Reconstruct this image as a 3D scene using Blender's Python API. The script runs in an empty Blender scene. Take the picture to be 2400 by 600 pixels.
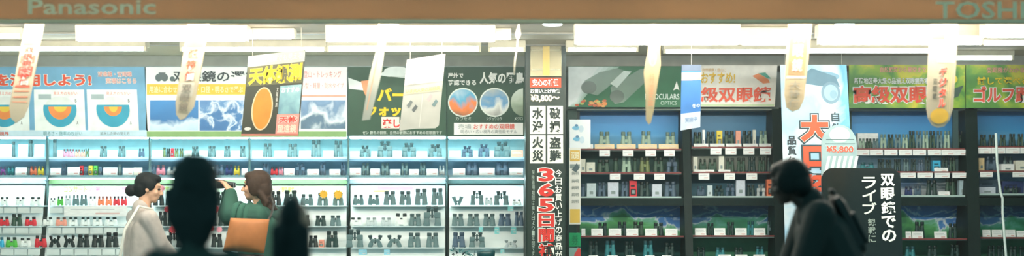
import bpy, bmesh, math, random
from mathutils import Vector, Matrix, Euler

random.seed(7)
SC = bpy.context.scene
COL = SC.collection
PI = math.pi
EYE = 1.48
F = 3180.0

# ------------------------------------------------------------------ camera, world, exposure
cam_d = bpy.data.cameras.new('camera')
cam = bpy.data.objects.new('camera', cam_d)
COL.objects.link(cam)
cam.location = (0, 0, EYE)
cam.rotation_euler = (PI / 2, 0, 0)
cam_d.sensor_width = 36
cam_d.lens = F / 2400 * 36
cam_d.shift_y = 150 / 2400
cam_d.clip_end = 60
cam_d.dof.use_dof = True
cam_d.dof.focus_distance = 10.7
cam_d.dof.aperture_fstop = 0.7
SC.camera = cam
w = bpy.data.worlds.new('world')
SC.world = w
w.use_nodes = True
w.node_tree.nodes['Background'].inputs[0].default_value = (0.30, 0.75, 0.80, 1)
w.node_tree.nodes['Background'].inputs[1].default_value = 0.55
SC.view_settings.view_transform = 'Standard'
SC.view_settings.look = 'None'
SC.view_settings.gamma = 1
SC.view_settings.use_curve_mapping = False
SC.view_settings.exposure = 0.42
SC.cycles.max_bounces = 6
SC.cycles.diffuse_bounces = 3
SC.cycles.transparent_max_bounces = 12
SC.cycles.caustics_reflective = False
SC.cycles.caustics_refractive = False
SC.cycles.use_denoising = True
TUBE_L = 28.0       # radiance of the tubes
HAZE = 0.018         # how much light the added haze film scatters
# unseen area light added to brighten the fascia
ld = bpy.data.lights.new('fascia_fill_light', 'AREA')
ld.energy = 10
ld.shape = 'RECTANGLE'
ld.size = 6.5
ld.size_y = .15
ld.color = (1, .84, .66)
lo = bpy.data.objects.new('fascia_fill_light', ld)
COL.objects.link(lo)
lo.location = (-.8, 7.35, 3.6)
lo.rotation_euler = (math.radians(45), 0, 0)


# ------------------------------------------------------------------ materials
def lin(c):
    c = c / 255.0
    return c / 12.92 if c <= .04045 else ((c + .055) / 1.055) ** 2.4


def rgb(h):
    return tuple(lin(int(h[i:i + 2], 16)) for i in (0, 2, 4)) + (1,)


_M = {}
TRANS = [0.0]


def mat(h, rough=.55, var=.10, scale=9, metal=0.0, emis=0, name=None, spec=.4, alpha=None):
    key = (h, rough, var, scale, metal, emis, alpha, TRANS[0])
    if key in _M:
        return _M[key]
    m = bpy.data.materials.new(name or 'surface_' + h)
    m.use_nodes = True
    nt = m.node_tree
    b = nt.nodes['Principled BSDF']
    c = rgb(h)
    tc = nt.nodes.new('ShaderNodeTexCoord')
    n = nt.nodes.new('ShaderNodeTexNoise')
    n.inputs['Scale'].default_value = scale
    n.inputs['Detail'].default_value = 2
    nt.links.new(tc.outputs['Object'], n.inputs['Vector'])
    r = nt.nodes.new('ShaderNodeValToRGB')
    r.color_ramp.elements[0].position = .3
    r.color_ramp.elements[1].position = .7
    r.color_ramp.elements[0].color = tuple(x * (1 - var) for x in c[:3]) + (1,)
    r.color_ramp.elements[1].color = tuple(min(1, x * (1 + var * .6)) for x in c[:3]) + (1,)
    nt.links.new(n.outputs['Fac'], r.inputs['Fac'])
    nt.links.new(r.outputs['Color'], b.inputs['Base Color'])
    b.inputs['Roughness'].default_value = rough
    b.inputs['Metallic'].default_value = metal
    b.inputs['Specular IOR Level'].default_value = spec
    if emis:
        b.inputs['Emission Color'].default_value = c
        b.inputs['Emission Strength'].default_value = emis
    if alpha is not None:
        b.inputs['Alpha'].default_value = alpha
    if TRANS[0]:     # paper or foil that lets light through
        tl = nt.nodes.new('ShaderNodeBsdfTranslucent')
        nt.links.new(r.outputs['Color'], tl.inputs[0])
        mx = nt.nodes.new('ShaderNodeMixShader'); mx.inputs[0].default_value = TRANS[0]
        nt.links.new(b.outputs[0], mx.inputs[1]); nt.links.new(tl.outputs[0], mx.inputs[2])
        nt.links.new(mx.outputs[0], nt.nodes['Material Output'].inputs[0])
    _M[key] = m
    return m


def photo_mat(name, stops, scale=5, zmix=.6, detail=6, dist=.6, seed=0.0, stretch=(1, 1, 1)):
    """a printed picture: colour bands by height broken up with noise (ink on paper)"""
    m = bpy.data.materials.new(name)
    m.use_nodes = True
    nt = m.node_tree
    b = nt.nodes['Principled BSDF']
    tc = nt.nodes.new('ShaderNodeTexCoord')
    mp = nt.nodes.new('ShaderNodeMapping')
    mp.inputs['Scale'].default_value = stretch
    mp.inputs['Location'].default_value = (seed, seed * .7, seed * 1.3)
    n = nt.nodes.new('ShaderNodeTexNoise')
    n.inputs['Scale'].default_value = scale
    n.inputs['Detail'].default_value = detail
    n.inputs['Distortion'].default_value = dist
    nt.links.new(tc.outputs['Object'], mp.inputs['Vector'])
    nt.links.new(mp.outputs['Vector'], n.inputs['Vector'])
    sep = nt.nodes.new('ShaderNodeSeparateXYZ')
    nt.links.new(tc.outputs['Generated'], sep.inputs[0])
    a = nt.nodes.new('ShaderNodeMath'); a.operation = 'MULTIPLY'; a.inputs[1].default_value = zmix
    nt.links.new(sep.outputs['Z'], a.inputs[0])
    s = nt.nodes.new('ShaderNodeMath'); s.operation = 'MULTIPLY_ADD'
    s.inputs[1].default_value = 1.6 * (1 - zmix)
    s.inputs[2].default_value = -.3 * (1 - zmix)
    nt.links.new(n.outputs['Fac'], s.inputs[0])
    ad = nt.nodes.new('ShaderNodeMath'); ad.operation = 'ADD'
    nt.links.new(a.outputs[0], ad.inputs[0]); nt.links.new(s.outputs[0], ad.inputs[1])
    r = nt.nodes.new('ShaderNodeValToRGB')
    cr = r.color_ramp
    while len(cr.elements) < len(stops):
        cr.elements.new(.5)
    for e, (p, h) in zip(cr.elements, stops):
        e.position = p
        e.color = rgb(h)
    nt.links.new(ad.outputs[0], r.inputs['Fac'])
    nt.links.new(r.outputs['Color'], b.inputs['Base Color'])
    b.inputs['Roughness'].default_value = .5
    return m


WHITE = mat('f2f4f2', var=.03)
PAPER = mat('f8f8f4', rough=.7, var=.02)
BLACK = mat('101414', var=.1)
GREYM = mat('9aa4a4')
STEEL = mat('4e5f5f', rough=.4, metal=.3)


# ------------------------------------------------------------------ object helpers
def tag(o, label=None, cat=None, group=None, kind=None):
    if label: o['label'] = label
    if cat: o['category'] = cat
    if group: o['group'] = group
    if kind: o['kind'] = kind
    return o


def empty(name, loc=(0, 0, 0), rz=0, label=None, cat=None, group=None):
    o = bpy.data.objects.new(name, None)
    o.empty_display_size = .1
    COL.objects.link(o)
    o.location = loc
    o.rotation_euler = (0, 0, rz)
    o['_r'] = 0
    del o['_r']
    return tag(o, label, cat, group)


def W(px, py, D):
    return Vector(((px - 1200) * D / F, D, EYE - (py - 450) * D / F))


_TXT = {}


def text_geo(s, bold=0.0):
    k = (s, bold)
    if k not in _TXT:
        c = bpy.data.curves.new('lettering', 'FONT')
        c.body = s
        c.offset = bold
        c.resolution_u = 2
        o = bpy.data.objects.new('lettering', c)
        COL.objects.link(o)
        dg = bpy.context.evaluated_depsgraph_get()
        me = bpy.data.meshes.new_from_object(o.evaluated_get(dg), depsgraph=dg)
        vs = [(v.co.x, v.co.y) for v in me.vertices]
        fs = [tuple(p.vertices) for p in me.polygons]
        bpy.data.objects.remove(o)
        bpy.data.meshes.remove(me)
        bpy.data.curves.remove(c)
        _TXT[k] = (vs, fs)
    return _TXT[k]


def wloc(o):
    v = Vector((0, 0, 0))
    while o is not None:
        v = v + o.location
        o = o.parent
    return v


class MB:
    """collects faces with materials, builds ONE mesh object"""

    def __init__(s):
        s.v = []; s.f = []; s.mi = []; s.mats = []; s.smooth = []

    def m(s, mt):
        if mt not in s.mats:
            s.mats.append(mt)
        return s.mats.index(mt)

    def add(s, vs, fs, mt, smooth=False):
        b = len(s.v)
        s.v += [Vector(v) for v in vs]
        i = s.m(mt)
        for f in fs:
            s.f.append(tuple(b + k for k in f)); s.mi.append(i); s.smooth.append(smooth)
        return s

    def box(s, lo, hi, mt, M=None):
        x0, y0, z0 = lo; x1, y1, z1 = hi
        vs = [Vector(p) for p in ((x0, y0, z0), (x1, y0, z0), (x1, y1, z0), (x0, y1, z0), (x0, y0, z1), (x1, y0, z1), (x1, y1, z1), (x0, y1, z1))]
        if M: vs = [M @ v for v in vs]
        return s.add(vs, [(0, 3, 2, 1), (4, 5, 6, 7), (0, 1, 5, 4), (1, 2, 6, 5), (2, 3, 7, 6), (3, 0, 4, 7)], mt)

    def bbox(s, lo, hi, mt, bv=.004):
        """box with chamfered edges"""
        bm = bmesh.new()
        bmesh.ops.create_cube(bm, size=1)
        for v in bm.verts:
            v.co = Vector([(lo[i] + hi[i]) / 2 + v.co[i] * (hi[i] - lo[i]) for i in range(3)])
        bmesh.ops.bevel(bm, geom=bm.edges[:], offset=bv, segments=2, affect='EDGES', profile=.5)
        bm.verts.ensure_lookup_table()
        s.add([v.co.copy() for v in bm.verts], [tuple(v.index for v in f.verts) for f in bm.faces], mt)
        bm.free()
        return s

    def pbox(s, x0, x1, y0, y1, D0, D1, mt, Dt=None):
        """box whose front face covers photo columns x0..x1 and rows y0..y1 at distance D0 (rows y0 at Dt), running back to D1"""
        Dt = D0 if Dt is None else Dt
        a, b, c, d = W(x0, y1, D0), W(x1, y1, D0), W(x1, y0, Dt), W(x0, y0, Dt)
        k = D1 - D0
        vs = [a, b, c, d] + [p + Vector((0, k, 0)) for p in (a, b, c, d)]
        return s.add(vs, [(0, 1, 2, 3), (5, 4, 7, 6), (4, 0, 3, 7), (1, 5, 6, 2), (3, 2, 6, 7), (4, 5, 1, 0)], mt)

    def lathe(s, prof, M, mt, n=16, smooth=True, sx=1, sy=1):
        """prof: [(r,z)] closed with end caps"""
        vs = []
        for r, z in prof:
            for k in range(n):
                a = 2 * PI * k / n
                vs.append(M @ Vector((r * sx * math.cos(a), r * sy * math.sin(a), z)))
        fs = []
        for j in range(len(prof) - 1):
            for k in range(n):
                fs.append((j * n + k, j * n + (k + 1) % n, (j + 1) * n + (k + 1) % n, (j + 1) * n + k))
        s.add(vs, fs, mt, smooth)
        b = len(s.v) - len(vs)
        i = s.m(mt)
        s.f.append(tuple(b + k for k in reversed(range(n)))); s.mi.append(i); s.smooth.append(False)
        e = b + (len(prof) - 1) * n
        s.f.append(tuple(e + k for k in range(n))); s.mi.append(i); s.smooth.append(False)
        return s

    def tube(s, pts, r, mt, n=8):
        pts = [Vector(p) for p in pts]
        vs = []; fs = []
        for i, p in enumerate(pts):
            rr = r[i] if isinstance(r, (list, tuple)) else r
            d = (pts[min(i + 1, len(pts) - 1)] - pts[max(i - 1, 0)]).normalized()
            u = d.orthogonal().normalized() if i == 0 else (u - d * u.dot(d)).normalized()
            v = d.cross(u)
            for k in range(n):
                a = 2 * PI * k / n
                vs.append(p + (u * math.cos(a) + v * math.sin(a)) * rr)
        for i in range(len(pts) - 1):
            for k in range(n):
                fs.append((i * n + k, i * n + (k + 1) % n, (i + 1) * n + (k + 1) % n, (i + 1) * n + k))
        fs.append(tuple(reversed(range(n)))); fs.append(tuple((len(pts) - 1) * n + k for k in range(n)))
        return s.add(vs, fs, mt, True)

    def sphere(s, c, r, mt, M=None, nu=16, nv=10):
        """ellipsoid"""
        vs = []; fs = []
        c = Vector(c)
        for j in range(1, nv):
            t = PI * j / nv
            for k in range(nu):
                a = 2 * PI * k / nu
                p = Vector((r[0] * math.sin(t) * math.cos(a), r[1] * math.sin(t) * math.sin(a), r[2] * math.cos(t)))
                if M: p = M @ p
                vs.append(c + p)
        T = Vector((0, 0, r[2])); B = Vector((0, 0, -r[2]))
        if M: T = M @ T; B = M @ B
        vs += [c + T, c + B]
        for j in range(nv - 2):
            for k in range(nu):
                fs.append((j * nu + k, (j + 1) * nu + k, (j + 1) * nu + (k + 1) % nu, j * nu + (k + 1) % nu))
        t = len(vs) - 2
        for k in range(nu):
            fs.append((t, k, (k + 1) % nu))
            fs.append((t + 1, (nv - 2) * nu + (k + 1) % nu, (nv - 2) * nu + k))
        return s.add(vs, fs, mt, True)

    def capsule(s, a, ra, b, rb, mt=None, n=12):
        a = Vector(a); b = Vector(b)
        mt = mt or BLACK
        d = (b - a)
        L = d.length
        if L < 1e-5:
            return s.sphere(a, (ra,) * 3, mt)
        q = Vector((0, 0, 1)).rotation_difference(d.normalized()).to_matrix().to_4x4()
        M = Matrix.Translation(a) @ q
        prof = []
        for j in range(1, 6):
            t = PI / 2 * j / 5
            prof.append((ra * math.sin(t), -ra * math.cos(t)))
        for j in range(5):
            t = PI / 2 * j / 5
            prof.append((rb * math.cos(t), L + rb * math.sin(t)))
        return s.lathe(prof, M, mt, n)

    def build(s, name, parent=None, origin=None, label=None, cat=None, group=None, kind=None):
        if origin is None:
            if s.v:
                xs = [p.x for p in s.v]; ys = [p.y for p in s.v]; zs = [p.z for p in s.v]
                origin = Vector(((min(xs) + max(xs)) / 2, (min(ys) + max(ys)) / 2, min(zs)))
            else:
                origin = Vector((0, 0, 0))
        origin = Vector(origin)
        me = bpy.data.meshes.new(name)
        me.from_pydata([p - origin for p in s.v], [], s.f)
        for mt in s.mats: me.materials.append(mt)
        me.polygons.foreach_set('material_index', s.mi)
        me.polygons.foreach_set('use_smooth', s.smooth)
        me.update()
        o = bpy.data.objects.new(name, me)
        COL.objects.link(o)
        o.location = origin - wloc(parent)
        if parent is not None:
            o.parent = parent
        return tag(o, label, cat, group, kind)


def organic(name, mb, voxel, mt, parent, smooth=3):
    """fuse the collected solids into one continuous skin"""
    me = bpy.data.meshes.new(name)
    me.from_pydata(mb.v, [], mb.f)
    t = bpy.data.objects.new(name, me)
    COL.objects.link(t)
    r = t.modifiers.new('r', 'REMESH'); r.mode = 'VOXEL'; r.voxel_size = voxel; r.use_smooth_shade = True
    if smooth:
        k = t.modifiers.new('s', 'SMOOTH'); k.factor = .5; k.iterations = smooth
    dg = bpy.context.evaluated_depsgraph_get()
    me2 = bpy.data.meshes.new_from_object(t.evaluated_get(dg), depsgraph=dg)
    bpy.data.objects.remove(t)
    me2.name = name
    me2.materials.clear()
    me2.materials.append(mt)
    for p in me2.polygons: p.use_smooth = True
    o = bpy.data.objects.new(name, me2)
    COL.objects.link(o)
    if parent is not None: o.parent = parent
    return o


class Panel:
    """a flat board; local drawing units map onto it by its four corners (TL TR BR BL)"""

    def __init__(s, corners, frame=None, thick=.012):
        s.c = corners
        xs = [c[0] for c in [(0, 0)]]
        s.fr = frame  # x0,y0,x1,y1
        s.th = thick
        s.n = (s.c[1] - s.c[0]).cross(s.c[3] - s.c[0]).normalized()
        if s.n.y > 0: s.n = -s.n
        s.body = MB(); s.pics = []; s.txt = MB()

    @staticmethod
    def px(corners, Ds, frame=None, thick=.012):
        if not isinstance(Ds, (list, tuple)): Ds = [Ds] * 4
        c = [W(x, y, d) for (x, y), d in zip(corners, Ds)]
        if frame is None:
            frame = (corners[0][0], corners[0][1], corners[2][0], corners[2][1])
        return Panel(c, frame, thick)

    def at(s, x, y, lift=0):
        x0, y0, x1, y1 = s.fr
        u = (x - x0) / (x1 - x0); v = (y - y0) / (y1 - y0)
        t = s.c[0].lerp(s.c[1], u); b = s.c[3].lerp(s.c[2], u)
        return t.lerp(b, v) + s.n * lift

    def board(s, mt, edge=None):
        a, b, c, d = [p.copy() for p in s.c]
        k = -s.n * s.th
        s.body.add([a, b, c, d, a + k, b + k, c + k, d + k], [(3, 2, 1, 0)], mt)
        s.body.add([a, b, c, d, a + k, b + k, c + k, d + k], [(4, 5, 6, 7), (0, 1, 5, 4), (1, 2, 6, 5), (2, 3, 7, 6), (3, 0, 4, 7)], edge or mt)
        return s

    def shape(s, pts, mt):
        """board with any outline (local units)"""
        f = [s.at(x, y) for x, y in pts]
        k = -s.n * s.th
        n = len(f)
        s.body.add(f + [p + k for p in f], [tuple(range(n)), tuple(reversed(range(n, 2 * n)))] + [(i, (i + 1) % n, n + (i + 1) % n, n + i) for i in range(n)], mt)
        return s

    def poly(s, mb, pts, mt, lift):
        mb.add([s.at(x, y, lift) for x, y in pts], [tuple(range(len(pts)))], mt)

    def rect(s, x0, y0, x1, y1, mt, lift=.002, mb=None):
        s.poly(mb or s.body, [(x0, y0), (x1, y0), (x1, y1), (x0, y1)], mt, lift)
        return s

    def oval(s, cx, cy, rx, ry, mt, lift=.002, mb=None, a0=0, a1=360, n=28):
        full = (a1 - a0) >= 360
        pts = [(cx + rx * math.cos(math.radians(a0 + (a1 - a0) * k / (n if full else n - 1))), cy + ry * math.sin(math.radians(a0 + (a1 - a0) * k / (n if full else n - 1)))) for k in range(n)]
        s.poly(mb or s.body, pts, mt, lift)
        return s

    def picture(s, x0, y0, x1, y1, mt, lift=.003, name='picture', oval=False):
        mb = MB()
        if oval:
            s.oval((x0 + x1) / 2, (y0 + y1) / 2, (x1 - x0) / 2, (y1 - y0) / 2, mt, lift, mb)
        else:
            s.rect(x0, y0, x1, y1, mt, lift, mb)
        s.pics.append((name, mb))
        return s

    def text(s, t, x0, y0, x1, y1, mt, bold=.03, lift=.006, outline=None, ow=.05, slant=0):
        for (b, m_, l) in (([(bold + ow, outline, lift - .002)] if outline else []) + [(bold, mt, lift)]):
            vs, fs = text_geo(t, b)
            if not vs: return s
            vb, _ = text_geo(t, bold)
            X0 = min(v[0] for v in vb); X1 = max(v[0] for v in vb); Y0 = min(v[1] for v in vb); Y1 = max(v[1] for v in vb)
            sx = (x1 - x0) / max(X1 - X0, 1e-6); sy = (y1 - y0) / max(Y1 - Y0, 1e-6)
            pts = [s.at(x0 + (x - X0) * sx + slant * (y - Y0) * sy, y1 - (y - Y0) * sy, l) for x, y in vs]
            s.txt.add(pts, fs, m_)
        return s

    def vtext(s, t, x0, y0, x1, y1, mt, gap=.06, **k):
        n = len(t); h = (y1 - y0) / n
        for i, ch in enumerate(t):
            if ch == ' ': continue
            s.text(ch, x0, y0 + i * h + h * gap, x1, y0 + (i + 1) * h - h * gap, mt, **k)
        return s

    def done(s, name, label, cat, group=None, extra=None, parent=None, kind=None):
        o = s.body.build(name, parent, origin=(s.c[2] + s.c[3]) / 2, label=label, cat=cat, group=group, kind=kind)
        base = o.location.copy()
        for nm, mb in s.pics + (extra or []):
            c = mb.build(nm, None)
            c.location -= base; c.parent = o
        if s.txt.v:
            c = s.txt.build('lettering', None)
            c.location -= base; c.parent = o
        return o


# ------------------------------------------------------------------ the setting
XL, XR = -5.3, 5.3
DG = 8.5            # the added haze pane
ZC = EYE + 1.20     # ceiling
b = MB(); b.box((XL - .2, 3.5, -.1), (XR + .2, 12.7, 0), mat('59605e', rough=.35, scale=3)); b.build('floor', kind='structure')
CEIL = mat('b0a082', rough=.8, scale=2)
b = MB(); b.box((XL, DG - .1, ZC), (XR, 12.6, ZC + .1), CEIL)
for y in (9.25, 10.2, 11.0):
    b.box((XL, y, ZC - .012), (XR, y + .05, ZC), mat('9c978a'))
b.build('ceiling', kind='structure')
b = MB(); b.box((XL, 12.5, 0), (XR, 12.6, ZC), mat('a9b3ae', rough=.8)); b.build('wall_back', kind='structure')
b = MB(); b.box((XL - .1, DG - .1, 0), (XL, 12.6, ZC), mat('c4c8c0')); b.build('wall_left', kind='structure')
b = MB(); b.box((XR, DG - .1, 0), (XR + .1, 12.6, ZC), mat('4a605c')); b.build('wall_right', kind='structure')
b = MB(); b.box((XL, 11.9, EYE + 1.105), (XR, 12.45, ZC - .005), mat('aaa598', rough=.7)); b.build('trim_1', kind='structure')

# pane added with a scattering film to imitate the lens glare veil
gm = bpy.data.materials.new('haze_veil_film'); gm.use_nodes = True
nt = gm.node_tree
for n in list(nt.nodes):
    if n.type != 'OUTPUT_MATERIAL': nt.nodes.remove(n)
out = nt.nodes['Material Output']
tr = nt.nodes.new('ShaderNodeBsdfTransparent')
tl = nt.nodes.new('ShaderNodeBsdfTranslucent'); tl.inputs[0].default_value = (.86, .98, 1, 1)
nz = nt.nodes.new('ShaderNodeTexNoise'); nz.inputs['Scale'].default_value = .8; nz.inputs['Detail'].default_value = 3
tcn = nt.nodes.new('ShaderNodeTexCoord'); nt.links.new(tcn.outputs['Object'], nz.inputs['Vector'])
mr = nt.nodes.new('ShaderNodeMapRange'); mr.inputs[1].default_value = .3; mr.inputs[2].default_value = .7
mr.inputs[3].default_value = HAZE * .85; mr.inputs[4].default_value = HAZE * 1.15
nt.links.new(nz.outputs['Fac'], mr.inputs[0])
mx = nt.nodes.new('ShaderNodeMixShader')
nt.links.new(mr.outputs[0], mx.inputs[0]); nt.links.new(tr.outputs[0], mx.inputs[1]); nt.links.new(tl.outputs[0], mx.inputs[2])
nt.links.new(mx.outputs[0], out.inputs[0])
b = MB()
b.add([(XL, DG, 0), (XR, DG, 0), (XR, DG, ZC), (XL, DG, ZC)], [(0, 1, 2, 3)], gm)
b.build('haze_pane_1', kind='structure')

# fascia above the pane, translucent brown sheet lit by the tubes behind and the added fill light
fm = bpy.data.materials.new('brown_fascia_sheet'); fm.use_nodes = True
nt = fm.node_tree
pb = nt.nodes['Principled BSDF']; pb.inputs['Roughness'].default_value = .6
def noise_col(nt, h, sock, sc=1.5, v=.12):
    n = nt.nodes.new('ShaderNodeTexNoise'); n.inputs['Scale'].default_value = sc
    r = nt.nodes.new('ShaderNodeValToRGB'); c = rgb(h)
    r.color_ramp.elements[0].color = tuple(x * (1 - v) for x in c[:3]) + (1,)
    r.color_ramp.elements[1].color = tuple(min(1, x * (1 + v)) for x in c[:3]) + (1,)
    nt.links.new(n.outputs['Fac'], r.inputs['Fac']); nt.links.new(r.outputs['Color'], sock)
noise_col(nt, '826a54', pb.inputs['Base Color'])
tl = nt.nodes.new('ShaderNodeBsdfTranslucent'); noise_col(nt, 'a48e76', tl.inputs[0])
mx = nt.nodes.new('ShaderNodeMixShader'); mx.inputs[0].default_value = .5
nt.links.new(pb.outputs[0], mx.inputs[1]); nt.links.new(tl.outputs[0], mx.inputs[2])
nt.links.new(mx.outputs[0], nt.nodes['Material Output'].inputs[0])
DF = 8.3
FZ = W(0, 47, DF).z
fr = empty('shop_fascia', (0, DF, FZ), label='long brown fascia board running above the shop window', cat='signboard')
b = MB(); b.box((XL, DF, FZ), (XR, DF + .02, 3.1), fm); fb = b.build('board', fr)
b = MB(); b.bbox((XL, DF - .012, FZ - .02), (XR, DF + .05, FZ + .004), mat('c8b090', rough=.5), .003); b.build('lower_rail', fr)
def fascia_text(t, x0, y0, x1, y1, m_):
    p = Panel.px([(x0, y0), (x1, y0), (x1, y1), (x0, y1)], DF - .004)
    p.text(t, x0, y0, x1, y1, m_, bold=.02, lift=.004)
    c = p.txt.build('lettering', fb)
fascia_text('Panasonic', 66, -2, 366, 34, mat('dcc4a0', rough=.5))
fascia_text('TOSHIBA', 2192, 3, 2500, 44, mat('dcc4a0', rough=.5))

# the shop entrance has a pillar
DP = 11.1
def pillar():
    r = empty('pillar', (W(1279, 0, DP).x, DP + .1, 0), label='square dark pillar between the white shelving and the dark cabinets', cat='pillar')
    x0 = W(1231, 0, DP).x; x1 = W(1327, 0, DP).x
    b = MB(); b.bbox((x0, DP, 0), (x1, DP + .34, ZC - .002), mat('26342e', rough=.35, metal=.2, scale=4), .008)
    b.build('shaft', r)
    b = MB()
    xa = W(1243, 0, DP).x; xb = W(1316, 0, DP).x
    za = W(0, 180, DP).z; zb = W(0, 103, DP).z
    b.bbox((xa, DP - .012, za), (xb, DP + .001, zb), mat('8a8266', rough=.25, metal=.5), .004)
    b.box((W(1272, 0, DP).x, DP - .016, za + .01), (W(1288, 0, DP).x, DP - .01, zb), mat('b09a58', rough=.3, metal=.5))  # yellowish reflection on the pillar top, put into this strip's colour
    for t in (.2, .8):
        b.box((xa + .01, DP - .015, za + (zb - za) * t), (xb - .01, DP - .011, za + (zb - za) * t + .006), mat('c2c0a8'))
    b.build('cover_plate', r)
pillar()

# the pillar's sign
p = Panel.px([(1236, 180), (1322, 180), (1324, 640), (1236, 640)], DP - .02, thick=.015)
p.fr = (1236, 180, 1323, 640)
RED = mat('d8362c'); DRK = mat('26332e', rough=.5); TXW = mat('f4f4ec', var=.02); ORG = mat('ea6a3c')
p.board(mat('22332c', rough=.45))
p.rect(1242, 182, 1316, 205, mat('e05030'))
p.text('安心の補償', 1248, 185, 1310, 202, TXW, outline=None)
p.text('お買い上げ金額', 1243, 208, 1314, 219, TXW)
p.text('¥3,800〜', 1244, 222, 1312, 240, TXW, outline=mat('8c8466'))
for (x, y, t) in ((1242, 248, '水没'), (1283, 248, '破損'), (1242, 317, '火災'), (1283, 317, '盗難')):
    p.rect(x, y, x + 37, y + 66, mat('f0f0e4'))
    p.vtext(t, x + 5, y + 2, x + 32, y + 64, DRK, bold=.035)
p.vtext('365日間補償', 1262, 392, 1298, 610 + 30, RED, gap=.06, outline=TXW, ow=.045, bold=.035)
p.vtext('今日お買い上げの商品が', 1301, 396, 1317, 606, TXW, bold=.02)
p.vtext('保険適用期間は購入日より一年間です', 1246, 398, 1253, 600, mat('a9b8ae'), bold=.0)
p.done('pillar_sign', 'tall dark sign with red 365 lettering and four white boxes on the pillar', 'sign')

# ------------------------------------------------------------------ ceiling lights
TUBE = bpy.data.materials.new('lamp_tube'); TUBE.use_nodes = True
nt = TUBE.node_tree
for n in list(nt.nodes):
    if n.type != 'OUTPUT_MATERIAL': nt.nodes.remove(n)
em = nt.nodes.new('ShaderNodeEmission'); em.inputs[1].default_value = TUBE_L
noise_col(nt, 'e8fafc', em.inputs[0], 3, .01)
nt.links.new(em.outputs[0], nt.nodes['Material Output'].inputs[0])
WARM = TUBE.copy(); WARM.name = 'warm_lamp_tube'
for n in WARM.node_tree.nodes:
    if n.type == 'VALTORGB':
        n.color_ramp.elements[0].color = (1, .95, .83, 1); n.color_ramp.elements[1].color = (1, .96, .86, 1)
FILL_TUBE = WARM.copy(); FILL_TUBE.name = 'added_fill_tube'
for n in FILL_TUBE.node_tree.nodes:
    if n.type == 'EMISSION': n.inputs[1].default_value = 110
TUBE2 = TUBE.copy(); TUBE2.name = 'lamp_tube_dim'
for n in TUBE2.node_tree.nodes:
    if n.type == 'EMISSION': n.inputs[1].default_value = 10
HOUS = mat('d8d0b8', rough=.5)
LAMPS = [
    (-160, 48, 85, 8, 9.9, 1), (185, 575, 87, 20, 9.75, 1), (583, 685, 87, 9, 9.95, 1), (770, 1155, 89, 19, 9.75, 1), (1157, 1192, 90, 8, 9.95, 1),
    (1352, 1728, 95, 20, 9.65, 1), (1738, 1872, 100, 11, 9.9, 1), (1922, 2298, 96, 18, 9.7, 1), (2304, 2520, 101, 10, 9.95, 1), (2312, 2520, 85, 6, 9.4, 2),
    (-160, 338, 115, 9, 10.75, 1), (428, 760, 116, 8, 10.75, 1), (772, 1122, 115, 12, 10.75, 2), (1150, 1226, 117, 8, 10.75, 1),
    (1332, 1490, 117, 8, 10.75, 1), (1560, 1862, 121, 8, 10.8, 2), (1884, 2190, 120, 9, 10.75, 1), (2196, 2370, 136, 9, 11.5, 2),
]
LN = ['first', 'second', 'third', 'fourth', 'fifth', 'sixth', 'seventh', 'eighth', 'ninth', 'tenth', 'eleventh', 'twelfth', 'thirteenth', 'fourteenth', 'fifteenth', 'sixteenth', 'seventeenth', 'eighteenth', 'nineteenth', 'twentieth']
for q in range(7):   # unseen row added right behind the fascia to light shelves and pane
    LAMPS.append((-240 + q * 420, 160 + q * 420, 26, 13, 8.66, 1))
rows = {}
for (x0, x1, y, h, D, k) in LAMPS:
    row = 'added window-side' if D < 9.2 else 'front' if D < 10.2 else 'rear'
    rows[row] = rows.get(row, 0) + 1
    a = W(x0, y + h / 2, D); c = W(x1, y - h / 2, D)
    z0, z1 = a.z, c.z
    bright = 'bright' if k == 1 else 'dim'
    size = 'long' if x1 - x0 > 250 else 'short'
    r = empty('ceiling_light', ((a.x + c.x) / 2, D, z0), label=f"{bright} {size} strip light on the ceiling, {LN[rows[row]-1]} of the {row} row counted toward the green boards", cat='light', group='strip lights on the ceiling')
    r['label'] = f"{size} {bright} strip light, {LN[rows[row]-1]} from the blue poster end of the {row} row"
    b = MB()
    rad = (z1 - z0) / 2
    n = 12
    M = Matrix.Translation(Vector((a.x, D, (z0 + z1) / 2))) @ Matrix.Rotation(PI / 2, 4, 'Y')
    b.lathe([(rad * .9, 0), (rad, .01), (rad, c.x - a.x - .01), (rad * .9, c.x - a.x)], M, (FILL_TUBE if D < 9 else WARM if D < 10.2 else TUBE) if k == 1 else TUBE2, 12)
    b.build('tube', r)
    b = MB(); b.bbox((a.x - .02, D - .03, z1 + .002), (c.x + .02, D + .09, ZC - .001), HOUS, .006); hs = b.build('housing', r)
    for xx in (a.x - .02, c.x):
        b = MB(); b.bbox((xx, D - .02, z0 - .003), (xx + .02, D + .02, z1 + .01), HOUS, .003); b.build('end_cap', hs)
for i, (x, nm) in enumerate(((390, 'above the misty blue poster'), (1295, 'above the pillar'), (1980, 'above the big 大口 banner'))):
    q = W(x, 52, 9.0)
    q.z = ZC
    r = empty('ceiling_downlight', q, label=f"small round cream downlight {nm}".replace('大口', 'blue hanging'), cat='light')
    D = 9.0
    zz = W(x, 57 if i else 50, D).z
    b = MB(); b.lathe([(.075, 0), (.09, -.01), (.09, zz - ZC + .012), (.075, zz - ZC)][::-1], Matrix.Translation(q), mat('f6e8c0', rough=.4), 24); b.build('housing', r)
    b = MB(); b.lathe([(.06, zz - ZC - .004), (.065, zz - ZC + .001)], Matrix.Translation(q), TUBE2, 24); b.build('lamp', r)

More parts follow.
